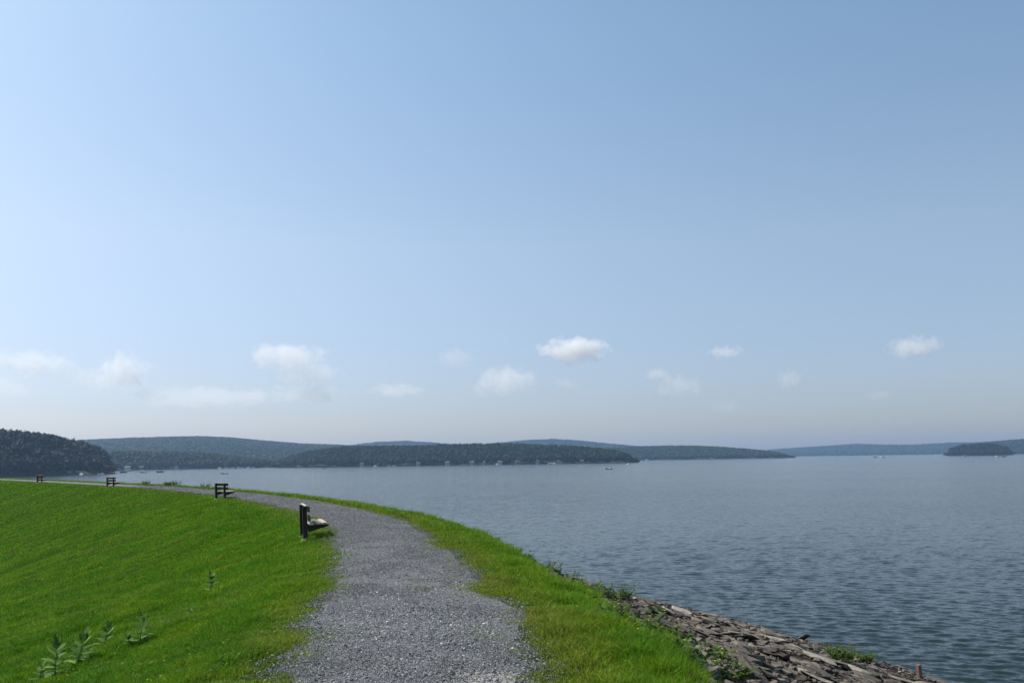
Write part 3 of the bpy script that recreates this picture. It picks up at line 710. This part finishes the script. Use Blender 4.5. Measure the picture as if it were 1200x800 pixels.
# ------------------------------------------------------------------ benches
def make_bench():
    root = empty('park_bench')                              # faces +X, length along Y
    L = 1.42
    for sy in (-1, 1):
        y = sy * .50
        bm = bmesh.new()                                    # leaning timber post
        w, d = .065, .12
        pr = [(-.02, -.25), (.105, -.25), (.03, .86), (-.075, .86)]
        vs_ = [[bm.verts.new((px_, y + t * w, pz)) for px_, pz in pr] for t in (-.6, .6)]
        for i in range(4): bm.faces.new((vs_[0][i], vs_[0][(i + 1) % 4], vs_[1][(i + 1) % 4], vs_[1][i]))
        bm.faces.new(vs_[0][::-1]); bm.faces.new(vs_[1])
        bmesh.ops.bevel(bm, geom=list(bm.edges), offset=.008, segments=1, affect='EDGES'); bmesh.ops.recalc_face_normals(bm, faces=bm.faces)
        from_bm('post', bm, M['post'], root)
        bm = bmesh.new()                                    # wedge bracket that carries the seat
        pr = [(.085, .23), (.12, .23), (.57, .36), (.60, .405), (.06, .40)]
        vs_ = [[bm.verts.new((px_, y + t * w * .9, pz)) for px_, pz in pr] for t in (-.5, .5)]
        n = len(pr)
        for i in range(n): bm.faces.new((vs_[0][i], vs_[0][(i + 1) % n], vs_[1][(i + 1) % n], vs_[1][i]))
        bm.faces.new(vs_[0][::-1]); bm.faces.new(vs_[1]); bmesh.ops.recalc_face_normals(bm, faces=bm.faces)
        from_bm('seat_bracket', bm, M['post'], root)
        bm = bmesh.new()
        r = bmesh.ops.create_cone(bm, cap_ends=True, segments=12, radius1=.15, radius2=.12, depth=.16)
        for v in bm.verts: v.co = Vector((v.co.x + .03 + .01 * random.random(), v.co.y + y, v.co.z - .045 + .02 * random.random()))
        from_bm('footing', bm, M['concrete'], root)
    for i in range(3):
        x0 = .10 + i * .160; bm = bmesh.new(); z0 = .405 + i * .010
        box(bm, x0, x0 + .112, -L / 2, L / 2, z0, z0 + .042, .005); from_bm('seat_slat', bm, M['slat'], root)
    for z0 in (.80, .585):
        bm = bmesh.new(); box(bm, -.021, .021, -L / 2, L / 2, -.07, .07, .005)
        xo = .045 + (.86 - z0) * .067 + .026
        bmesh.ops.transform(bm, matrix=Matrix.Translation((xo, 0, z0)) @ Matrix.Rotation(-.075, 4, 'Y'), verts=bm.verts)
        from_bm('back_slat', bm, M['slat_back'], root)
    bm = bmesh.new(); box(bm, -.03, .036, -L / 2, L / 2, .872, .894, .005); from_bm('top_rail', bm, M['slat'], root)
    return root
def copy_tree(o, parent=None):
    c = o.copy(); COL.objects.link(c)
    if parent: c.parent = parent
    for ch in list(o.children): copy_tree(ch, c)
    return c
bench0 = make_bench()
BL = ['nearest dark timber bench with pale seat slats at the bend of the gravel path', 'second dark timber bench seen from behind, on the grass edge with a small boat beyond',
      'third small dark bench along the path, under the tip of the near headland', 'farthest tiny dark bench near the left edge, below the dark wood']
for i, (px, py) in enumerate(((366, 628), (258, 580), (129, 569.5), (46, 563))):
    b = bench0 if i == 0 else copy_tree(bench0)
    dr = ray(px, py); hd = math.atan2(dr.x, dr.y); d0 = math.hypot(*at(px, py, CREST_Z - .03)[:2])
    vv = np.arange(d0 * .7, d0 * 1.5, .05) + U0; xx, yy, nx, ny = curve(vv); sb = (-1.75, -1.6, -1.5, -1.5)[i]
    j = int(np.argmin(np.abs(np.arctan2(xx + nx * sb, yy + ny * sb) - hd) + 10 * (np.hypot(xx, yy) < d0 * .75))); u_ = vv[j:j + 1]; s_ = np.array([sb])
    w_ = wpos(u_, s_, .0)[0]; x, y, nx, ny = curve(u_)
    b.location = (w_[0], w_[1], w_[2]); b.rotation_euler = (0, 0, math.atan2(ny[0], nx[0]) + math.radians((4.5, 15, 16, 14)[i]))
    b.scale = (.92, .92, .92); tag(b, BL[i], 'bench', 'benches along the dam path')

# ------------------------------------------------------------------ plants
def leaf_geo(bm, base, dirv, L, W, droop=.15, cup=.1):
    d = Vector(dirv).normalized(); side = d.cross(Vector((0, 0, 1)))
    if side.length < .05: side = Vector((1, 0, 0))
    side.normalize(); up = side.cross(d)
    rows = []
    for t, wv in ((0, .08), (.25, .75), (.55, 1.0), (.82, .6), (1, .03)):
        c = Vector(base) + d * L * t + Vector((0, 0, -droop * L * t * t))
        rows.append([bm.verts.new(c - side * W * wv * .5 + up * cup * W * wv), bm.verts.new(c), bm.verts.new(c + side * W * wv * .5 + up * cup * W * wv)])
    for a, b in zip(rows[:-1], rows[1:]):
        for i in (0, 1): bm.faces.new((a[i], a[i + 1], b[i + 1], b[i]))
def rnd_attr(me, per=15):
    a = me.attributes.new('rnd', 'FLOAT', 'POINT'); n = len(me.vertices)
    a.data.foreach_set('value', np.repeat(np.random.default_rng(n).random(n // per + 1), per)[:n].astype(np.float32))
def tube(bm, pts, r0, r1, seg=6):
    prev = None
    for i, p in enumerate(pts):
        t = i / (len(pts) - 1); r = r0 + (r1 - r0) * t
        ring = [bm.verts.new((p[0] + math.cos(6.283 * k / seg) * r, p[1] + math.sin(6.283 * k / seg) * r, p[2])) for k in range(seg)]
        if prev:
            for k in range(seg): bm.faces.new((prev[k], prev[(k + 1) % seg], ring[(k + 1) % seg], ring[k]))
        prev = ring
    bm.faces.new(prev)
def milkweed(loc, H, npair, label, seed):
    R = random.Random(seed); root = empty('milkweed_plant', loc, R.random() * 6.28)
    tag(root, label, 'plant', 'broad leaved plants growing in the lawn')
    bm = bmesh.new(); tx, ty = R.uniform(-.09, .09), R.uniform(-.09, .09)
    tube(bm, [(tx * t * t, ty * t * t, H * t - .02) for t in (0, .3, .6, 1)], .007, .004); from_bm('stem', bm, M['stem'], root, True)
    bm = bmesh.new()
    for i in range(npair):
        t = .14 + .86 * i / (npair - 1); a = i * 1.57 + R.uniform(-.3, .3)
        L = (.22 + .05 * R.random()) * (1.0 - .3 * t) * (H / .5) ** .5; el = R.uniform(.15, .4) + .85 * t ** 2
        for k in (0, math.pi):
            leaf_geo(bm, (tx * t * t, ty * t * t, H * t - .02), (math.cos(a + k) * math.cos(el), math.sin(a + k) * math.cos(el), math.sin(el)), L * R.uniform(.8, 1.15), L * .52, .3 * (1 - t))
    o = from_bm('leaves', bm, M['leaf'], root, True); rnd_attr(o.data)
for i, (px, py, H, n, lb) in enumerate((
        (64, 797, .50, 7, 'tall broad leaved plant lowest of the row, at the bottom left corner'),
        (91, 782, .48, 8, 'upright broad leaved plant with stacked pale leaves, second from the bottom left corner'),
        (121, 763, .40, 7, 'broad leaved plant in the lawn, third up from the bottom left corner'),
        (164, 755, .40, 6, 'dark upright broad leaved plant, rightmost of the lower cluster in the lawn'),
        (154, 758, .18, 3, 'small low plant with two spread leaves beside the dark upright one'),
        (219, 727, .22, 4, 'small pale plant with a forked pair of leaves alone in mid lawn'),
        (247, 693, .36, 6, 'broad leaved plant farthest up the lawn, toward the path'),
        (47, 800, .26, 5, 'short leafy plant at the foot of the corner plant'))):
    milkweed(hit(px, py), H * .78, n + 3, lb, 40 + i)
def weed(loc, H, W_, nst, label, seed, flowers=0, name='weed_clump', cat='weed', grp=None, leafy=8, ls=1.0, blade=False):
    R = random.Random(seed); root = empty(name, loc, R.random() * 6.28); tag(root, label, cat, grp)
    bs = bmesh.new(); bl = bmesh.new(); bf = []
    for k in range(nst):
        a = R.random() * 6.283; rr_ = R.random() ** .6; bx, by = math.cos(a) * rr_ * W_ * .3, math.sin(a) * rr_ * W_ * .3
        tx, ty = math.cos(a) * W_ * .35 * rr_, math.sin(a) * W_ * .35 * rr_; h = H * R.uniform(.6, 1.05)
        pts = [(bx + tx * t * t, by + ty * t * t, h * t - .02) for t in (0, .35, .7, 1)]; tube(bs, pts, .004 * ls, .002 * ls, 4)
        for i in range(leafy):
            t = .2 + .8 * R.random(); a2 = R.random() * 6.283; el = R.uniform(.8, 1.45) if blade else R.uniform(-.1, .9); L = R.uniform(.05, .11) * (1.2 - .5 * t) * ls
            leaf_geo(bl, (bx + tx * t * t, by + ty * t * t, h * t - .02), (math.cos(a2) * math.cos(el), math.sin(a2) * math.cos(el), math.sin(el)), L, L * (.09 if blade else .4))
        if flowers and R.random() < flowers:
            c = Vector(pts[-1]); bf.append(bmesh.new())
            for q in range(6):
                a2 = q * 1.047; leaf_geo(bf[-1], c, (math.cos(a2), math.sin(a2), .5), .016, .011, 0)
    from_bm('stems', bs, M['stem'], root); o = from_bm('leaves', bl, M['weed'], root, True); rnd_attr(o.data)
    for b_ in bf: bmesh.ops.remove_doubles(b_, verts=b_.verts, dist=.004); from_bm('flower', b_, M['yellow'], root)
for i, (px, py, H, W_, n, fl, lb) in enumerate((
        (724, 706, .42, 1.0, 26, 0, 'leafy bright green weed bush on the upper stones beside the grass edge'),
        (700, 700, .36, .8, 18, .5, 'weed clump with yellow flowers at the top corner of the stone slope'),
        (712, 728, .22, .6, 12, .6, 'low yellow flowered weed at the grass edge under the leafy bush'),
        (757, 750, .34, .6, 14, .3, 'weed clump growing out of the stones halfway down the grass edge'),
        (778, 768, .26, .6, 12, .5, 'low weed with small yellow flowers between stones and grass'),
        (800, 782, .28, .7, 12, .2, 'small green weed clump among the lower edge stones'),
        (842, 776, .30, .5, 10, .6, 'slender yellow flowered weed standing among the dark stones'),
        (850, 797, .26, .6, 12, .5, 'yellow flowered weed at the bottom edge beside the grass'),
        (988, 777, .62, 1.25, 85, 0, 'round dark green bush at the waterline left of the rusty post'),
        (1012, 775, .4, 1.0, 18, 0, 'small green weed just right of the round waterline bush'))):
    big = px in (990, 1012)
    weed(hit(px, py), H, W_, n, lb, 60 + i, fl, 'waterside_bush' if px == 990 else 'weed_clump', 'bush' if px == 990 else 'weed', 'weeds among the stones', 14 if not big else 22, 1.9 if big else 1.35)
# taller weeds that break the crest line against the water
k = 0; ORD = ('eighth', 'ninth', 'seventh', 'sixth', 'fifth', 'fourth', 'third', 'second', 'first', 'rightmost', 'tenth', 'last')
for (px, s_, H, n) in ((503, 2.4, .34, 7), (497, 2.6, .25, 5), (575, 2.6, .22, 5), (600, 2.7, .30, 8), (610, 2.6, .26, 8), (637, 2.8, .34, 9), (650, 2.8, .40, 9), (664, 3.0, .42, 8), (676, 3.1, .34, 9), (690, 3.1, .30, 10), (462, 2.3, .26, 7), (432, 2.3, .22, 6)):
    az = ray(px, 600); h = math.atan2(az.x, az.y)
    vv = np.arange(6, 45, .25); pp = wpos(U0 + vv, np.full_like(vv, s_)); j = int(np.argmin(np.abs(np.arctan2(pp[:, 0], pp[:, 1]) - h)))
    weed(Vector(pp[j]), H * .72, .45, n, ORD[k] + ' tall weed at the crest edge against the water, counting from the right', 90 + k, .15, 'weed_clump', 'weed', 'tall weeds along the crest edge', 8, 1.4); k += 1
# tufts on the far bend
for (px, H, n, lb) in ((172, .36, 10, 'thin tall grass tuft against the water above the far bend, left of the wide tuft'), (200, .34, 26, 'wide rough grass tuft against the water above the far bend'), (240, .4, 5, 'slim single weed against the water just left of the second bench'), (206, .46, 8, 'tallest seed stalks standing in the wide tuft on the far bend')):
    az = ray(px, 575); h = math.atan2(az.x, az.y)
    vv = np.arange(45, 95, .25); pp = wpos(U0 + vv, np.full_like(vv, 1.9)); j = int(np.argmin(np.abs(np.arctan2(pp[:, 0], pp[:, 1]) - h)))
    weed(Vector(pp[j]), H, 2.6 if n == 40 else .9, n, lb, 130 + px, 0, 'grass_tuft', 'grass tuft', 'tufts on the far bend', 16, 3.2, True)

# ------------------------------------------------------------------ rusty post at the water
p = hit(1078, 797); p.z = max(p.z, .02); bm = bmesh.new(); box(bm, -.09, .09, -.07, .07, -.9, .62, .012)
bmesh.ops.subdivide_edges(bm, edges=list(bm.edges), cuts=2, use_grid_fill=True)
for v in bm.verts: v.co += Vector((mnoise.noise(v.co * 6), mnoise.noise(v.co * 6 + Vector((5, 0, 0))), .6 * mnoise.noise(v.co * 5 + Vector((0, 9, 0))))) * .02
o = from_bm('shore_post', bm, M['rust']); o.location = p; o.rotation_euler = (.03, -.06, .5)
tag(o, 'short reddish brown weathered post standing in the stones by the water', 'post')

# ------------------------------------------------------------------ boats
def hull_bm(L, W_, H, x_off=0.0):
    bm = bmesh.new(); st = []
    for t in np.linspace(0, 1, 9):
        w = W_ * .5 * (1 - max(0, (t - .45) / .55) ** 2.4) * (.92 + .08 * min(1, t * 3)); sheer = H * (1 + .28 * t * t); kb = -.25 * H + .35 * H * max(0, t - .75) * 4 * .4
        x = -L / 2 + L * t
        st.append([bm.verts.new(c) for c in ((x, -w, sheer), (x - .03, -w * .82, H * .25), (x, 0, kb), (x - .03, w * .82, H * .25), (x, w, sheer))])
    for a, b in zip(st[:-1], st[1:]):
        for i in range(4): bm.faces.new((a[i], a[i + 1], b[i + 1], b[i]))
        bm.faces.new((a[4], a[0], b[0], b[4]))
    bm.faces.new(st[0][::-1]); bm.faces.new(st[-1]); bmesh.ops.remove_doubles(bm, verts=bm.verts, dist=.005)
    bmesh.ops.recalc_face_normals(bm, faces=bm.faces); return bm
def boat(px, py, kind, label, rz=0.0, L=6.2, dist=None, group='boats on the lake', z=None):
    p = at(px, py, 0.0) if dist is None else at_dist(px, dist)
    root = empty('sailboat' if kind == 'sail' else 'motorboat', p, rz); tag(root, label, 'boat', group)
    W_, H = L * .36, L * .125
    dark = kind in ('dark', 'darkcover')
    from_bm('hull', hull_bm(L, W_, H), M['dark'] if dark else M['white'], root)
    if kind == 'sail':
        bm = bmesh.new(); tube(bm, [(.3, 0, H), (.3, 0, L * 1.25)], .07, .05); from_bm('mast', bm, M['metal'], root)
        bm = bmesh.new(); box(bm, -L * .4, .3, -.05, .05, H + .9, H + 1.0); from_bm('boom', bm, M['metal'], root)
        bm = bmesh.new(); box(bm, -.4, L * .25, -W_ * .28, W_ * .28, H * 1.0, H + .55, .12); from_bm('cabin', bm, M['white'], root)
        return root
    if kind == 'pontoon':
        bm = bmesh.new(); box(bm, -L * .42, L * .38, -W_ * .44, W_ * .44, H * 1.15, H + .75, .05); from_bm('railing', bm, M['white'], root)
        bm = bmesh.new(); box(bm, -L * .38, L * .12, -W_ * .46, W_ * .46, H + 1.75, H + 1.9, .05)
        from_bm('canopy', bm, M['white'], root)
        bm = bmesh.new()
        for x in (-L * .36, L * .1):
            for y in (-W_ * .42, W_ * .42): box(bm, x - .04, x + .04, y - .04, y + .04, H + .7, H + 1.78)
        from_bm('canopy_frame', bm, M['metal'], root)
    else:
        bm = bmesh.new(); w = W_ * .36
        prof = [(-L * .02, H), (L * .30, H * 1.05), (L * .16, H + .55), (L * .02, H + .62)]
        vv = [[bm.verts.new((x, t * w * (1 if z_ < H * 1.3 else .8), z_)) for x, z_ in prof] for t in (-1, 1)]
        for i in range(4): bm.faces.new((vv[0][i], vv[0][(i + 1) % 4], vv[1][(i + 1) % 4], vv[1][i]))
        bm.faces.new(vv[0][::-1]); bm.faces.new(vv[1]); bmesh.ops.recalc_face_normals(bm, faces=bm.faces)
        from_bm('windscreen', bm, M['glass'] if kind != 'covered' else M['white'], root)
        if kind in ('canopy', 'dark'):
            bm = bmesh.new(); box(bm, -L * .28, L * .1, -W_ * .4, W_ * .4, H + 1.35, H + 1.5, .05)
            from_bm('canopy', bm, M['white'] if kind == 'canopy' else M['dark'], root)
            bm = bmesh.new()
            for x in (-L * .24, L * .06):
                for y in (-W_ * .36, W_ * .36): box(bm, x - .03, x + .03, y - .03, y + .03, H * .9, H + 1.38)
            from_bm('canopy_frame', bm, M['metal'], root)
        elif kind in ('darkcover', 'covered'):
            bm = bmesh.new(); r = bmesh.ops.create_uvsphere(bm, u_segments=10, v_segments=6, radius=1)
            bmesh.ops.delete(bm, geom=[v for v in bm.verts if v.co.z < -.1], context='VERTS')
            for v in bm.verts: v.co = Vector((v.co.x * L * .36 - L * .08, v.co.y * W_ * .45, H * .95 + max(0, v.co.z) * .9))
            from_bm('cover', bm, M['dark'] if kind == 'darkcover' else M['white'], root)
        else:
            bm = bmesh.new(); box(bm, -L * .34, -L * .2, -W_ * .34, W_ * .34, H * .9, H + .4, .05); from_bm('rear_seat', bm, M['white'], root)
    bm = bmesh.new(); box(bm, -L * .5 - .5, -L * .5 - .05, -.2, .2, -.1, H + .55, .08); from_bm('outboard_motor', bm, M['dark'], root)
    return root
boat(61, 556.6, 'canopy', 'white boat with a canopy moored under the dark headland, nearest the left edge', 3.2, 7.5)
boat(95, 556.2, 'covered', 'small low white boat under the dark headland, between two larger ones', 2.9, 5.5)
boat(118, 555.6, 'open', 'white boat beside the tip of the dark headland', 3.0, 7)
boat(131, 554.4, 'darkcover', 'dark boat hard against the tip of the headland', 3.3, 6.5)
boat(144, 553.8, 'dark', 'dark boat with a dark canopy just off the headland tip', 2.9, 9)
boat(150, 552.4, 'pontoon', 'pale pontoon boat with a white roof behind the dark canopied boat', .2, 8)
boat(167, 553.8, 'canopy', 'white topped boat alone on the water right of the headland', 3.1, 8)
boat(187, 553.2, 'darkcover', 'dark covered boat on open water, right of the white topped one', 2.9, 9)
boat(262, 555.3, 'open', 'small motorboat on open water above the second bench', 3.14, 6.2)
for i, (px, kd, rz, tx) in enumerate(((258, 'covered', 0, 'white covered boat first at the left of the far mooring row'), (266, 'canopy', .4, 'white canopied boat second in the far mooring row'), (273, 'open', 2.8, 'low white boat in the far mooring row, left of the bright pair'),
                                      (280, 'pontoon', .2, 'white pontoon boat left one of the bright pair in the far mooring row'), (284, 'canopy', .1, 'white canopied boat right one of the bright pair in the far mooring row'), (291, 'covered', 3.0, 'white covered boat right of the bright pair'), (297, 'open', .3, 'last white boat at the right end of the far mooring row'))):
    boat(px, 0, kd, tx, rz, 7.5, 1690 - 4 * (i % 3), 'boats moored on the far left shore')
boat(380, 548.9, 'dark', 'small dark boat alone before the left end of the long wooded point', 1.2, 6.5)
for px, kd, rz, tx in ((440, 'covered', .2, 'tiny white boat moored left of the brightest one off the long point'), (456, 'canopy', .1, 'bright white canopied boat moored off the left part of the long point'), (462, 'open', 2.9, 'low white boat just right of the bright canopied boat off the long point'), (583, 'covered', .2, 'tiny white boat moored off the middle of the long point')):
    boat(px, 0, kd, tx, rz, 7.5, 1560, 'boats moored off the long wooded point')
boat(645, 0, 'sail', 'white sailboat with bare mast moored left of its twin off the long point', .3, 9, 1540)
boat(650, 0, 'sail', 'white sailboat with bare mast moored right of its twin off the long point', 2.6, 8, 1545)
boat(712, 549.8, 'open', 'bright white motorboat on open water right of the tip of the long point', 2.9, 6.4)
boat(736, 545.8, 'sail', 'small sailboat with bare mast just off the tip of the long point', .8, 6.2, 1180)
boat(1026, 0, 'darkcover', 'small dark boat left of a white one in the far right reach', .1, 9, 2300)
boat(1035, 0, 'canopy', 'white motorboat beside the dark one in the far right reach', .2, 13, 2350)
boat(1082, 0, 'open', 'faint pale boat far off, left of the island', .4, 11, 3000)
boat(1131, 0, 'canopy', 'white boat on the water in front of the island', .1, 12, 2300)
boat(1170, 0, 'open', 'white motorboat right of the island near the right edge', .1, 11, 1900)
boat(1177, 0, 'darkcover', 'dark boat beside the white motorboat near the right edge', .1, 8, 1880)
boat(758, 0, 'covered', 'faint white boat by the shore just right of the long point', .1, 11, 2600)

# ------------------------------------------------------------------ cottages on the far shore
def cottage(px, dist, z, W_, rz, wall, label, H=4.2):
    W_ *= .6; H = 2.8; z = min(z, 1.5); root = empty('cottage', at_dist(px, dist + 7, z), rz); tag(root, label, 'house', 'cottages on the far shore')
    D_ = W_ * .7
    bm = bmesh.new(); box(bm, -W_ / 2, W_ / 2, -D_ / 2, D_ / 2, -2, H); w = from_bm('wall', bm, wall, root)
    bm = bmesh.new(); e = .5; vs_ = [bm.verts.new(c) for c in ((-W_ / 2 - e, -D_ / 2 - e, H + .01), (W_ / 2 + e, -D_ / 2 - e, H + .01), (W_ / 2 + e, D_ / 2 + e, H + .01), (-W_ / 2 - e, D_ / 2 + e, H + .01), (-W_ / 2 - e, 0, H + 2.6), (W_ / 2 + e, 0, H + 2.6))]
    for f in ((0, 1, 5, 4), (2, 3, 4, 5), (0, 4, 3), (1, 2, 5), (3, 2, 1, 0)): bm.faces.new([vs_[i] for i in f])
    bmesh.ops.recalc_face_normals(bm, faces=bm.faces); from_bm('roof', bm, M['roof'], root)
    for k in (-.3, 0, .3):
        bm = bmesh.new(); box(bm, W_ * k - .6, W_ * k + .6, -D_ / 2 - .06, -D_ / 2 + .02, 1.2, 2.8); from_bm('window', bm, M['glass'], root)
for px, dist, z, W_, rz, wm, lb in ((424, 1606, 1, 10, .1, 'siding', 'pale cottage at the waterside near the left end of the long point'), (490, 1598, 1, 11, .2, 'siding', 'pale cottage with grey roof on the shore right of the bright white boat'),
        (524, 1600, 2, 13, 0, 'siding', 'wide pale cottage among trees on the left middle of the long point'), (538, 1604, 4, 11, -.1, 'siding_brown', 'brown cottage just right of the wide pale one'),
        (553, 1594, 3, 12, .1, 'siding', 'pale cottage left one of two above the shore mid point'), (566, 1598, 4, 12, .05, 'siding', 'pale cottage right one of two above the shore mid point'),
        (586, 1590, 5, 14, 0, 'siding', 'long light cottage highest above the shore mid point'), (606, 1588, 2, 9, .2, 'siding_brown', 'small brown cottage right of the long light one'),
        (630, 1585, 2, 9, .1, 'siding', 'small pale cottage left of the moored sailboats'), (656, 1584, 1, 13, 0, 'siding', 'low pale cottage just right of the moored sailboats'), (682, 1582, 1, 9, -.1, 'siding_brown', 'brown cottage on the shore toward the tip of the long point'),
        (150, 1690, 2, 16, .1, 'siding', 'pale boathouse on the shore right of the dark headland'), (166, 1694, 2, 12, .3, 'siding_brown', 'brown boathouse on the shore beside the pale one'), (207, 1730, 1, 13, 0, 'siding', 'pale cottage in the trees of the low shore')):
    cottage(px, dist, z, W_, rz, M[wm], lb)

# ------------------------------------------------------------------ haze
bm = bmesh.new(); box(bm, -3600, 5600, -400, 7950, -6.4, 150)
k = NT('haze_air'); v = k.n('VolumePrincipled'); v.inputs['Density'].default_value = 9.0e-5; v.inputs['Color'].default_value = (.44, .66, 1.0, 1); v.inputs['Anisotropy'].default_value = .35
k.l(v.outputs[0], k.out.inputs['Volume'])
tag(from_bm('haze', bm, k.m), 'pale summer haze over the lake', 'haze', kind='stuff')

# ------------------------------------------------------------------ clouds
def mat_cloud():
    k = NT('cumulus_vapour'); tc = k.ocoord()
    at_ = k.n('Attribute', attribute_type='OBJECT', attribute_name='thick').outputs['Fac']; sd = k.n('Attribute', attribute_type='OBJECT', attribute_name='seed').outputs['Fac']
    ad = k.n('VectorMath', operation='ADD'); k.l(tc, ad.inputs[0]); cb = k.n('CombineXYZ'); k.l(sd, cb.inputs[0]); k.l(cb.outputs[0], ad.inputs[1])
    mp = k.n('Mapping'); mp.inputs['Scale'].default_value = (1.6, 1.6, .75); k.l(ad.outputs[0], mp.inputs['Vector'])
    n = k.noise(1.9, 7, .66, mp.outputs[0], .25)
    ln = k.n('VectorMath', operation='LENGTH'); k.l(tc, ln.inputs[0])
    sx = k.n('SeparateXYZ'); k.l(tc, sx.inputs[0])
    d = k.math('SUBTRACT', k.math('MULTIPLY_ADD', n.outputs[0], 1.9, -.45), k.math('MULTIPLY', k.math('POWER', ln.outputs['Value'], 1.6), .52))
    bot = k.math('MULTIPLY', k.math('MAXIMUM', k.math('MULTIPLY', sx.outputs[2], -1), 0), .18)   # flatter base
    d = k.math('MULTIPLY', k.math('MAXIMUM', k.math('SUBTRACT', k.math('SUBTRACT', d, .17), bot), 0), 6, clamp=True)
    v = k.n('VolumePrincipled'); v.inputs['Color'].default_value = (1, 1, 1, 1); v.inputs['Anisotropy'].default_value = .2
    k.l(k.math('MULTIPLY', k.math('MULTIPLY', d, .62), at_), v.inputs['Density']); k.l(v.outputs[0], k.out.inputs['Volume']); return k.m
MC = mat_cloud()
bm = bmesh.new(); bmesh.ops.create_icosphere(bm, subdivisions=3, radius=1.0); cme = bpy.data.meshes.new('cloud'); bm.to_mesh(cme); bm.free(); cme.materials.append(MC)
CD = 21000.0
for i, (px, py, w_, h_, th, lb) in enumerate((
        (672, 412, 84, 34, .0042, 'brightest small cumulus cloud right of the centre'), (590, 449, 84, 40, .0016, 'broad pale cumulus cloud low above the middle of the long point'),
        (535, 420, 50, 26, .0008, 'faint small cloud left of the brightest one'), (338, 420, 100, 34, .0013, 'upper puff of the tall cloud group at the left'),
        (362, 440, 84, 26, .0011, 'middle band of the tall cloud group at the left'), (360, 462, 84, 28, .0011, 'lowest puff of the tall cloud group at the left'),
        (145, 435, 54, 40, .0020, 'grey centred cumulus over the dark headland'), (120, 446, 80, 28, .0007, 'faint veil of cloud beside the grey centred one'),
        (40, 428, 84, 30, .0013, 'ragged pale cloud near the left edge'), (8, 456, 60, 28, .0011, 'low cloud cut by the left edge'), (4, 418, 24, 20, .001, 'scrap of cloud at the left edge above the low one'),
        (240, 468, 150, 30, .0006, 'long faint cloud streak low at the left'), (465, 458, 70, 18, .0010, 'thin flat cloud above the small knoll'),
        (771, 439, 32, 16, .0022, 'tiny bright puff on top of the soft cloud right of centre'), (795, 455, 60, 32, .0011, 'soft cloud below the tiny bright puff'),
        (850, 413, 42, 17, .0024, 'small lens shaped cloud high right of centre'), (926, 446, 32, 24, .0018, 'small round cloud above the end of the thin spit'),
        (1072, 408, 56, 26, .0028, 'wedge shaped bright cloud highest at the right'), (1030, 464, 32, 13, .001, 'faint speck of cloud under the wedge shaped one'), (1118, 461, 26, 10, .001, 'faint flat speck of cloud nearest the right edge'),
        (668, 450, 44, 18, .0007, 'faint wisp below the brightest cloud'), (850, 477, 44, 18, .0006, 'very faint cloud low over the thin spit'))):
    d = ray(px, py); c = Vector((0, 0, EYE)) + d * CD
    o = bpy.data.objects.new('cloud', cme); COL.objects.link(o); o.location = c
    m = CD / F / 2
    o.scale = (w_ * m * 1.15, w_ * m * .8, h_ * m * 1.25); o.rotation_euler = (0, 0, -math.atan2(d.x, d.y))
    o['thick'] = th * (1.6 if px < 500 else 1.15); o['seed'] = i * 5.37
    tag(o, lb, 'cloud', 'small cumulus clouds low in the sky', 'stuff')
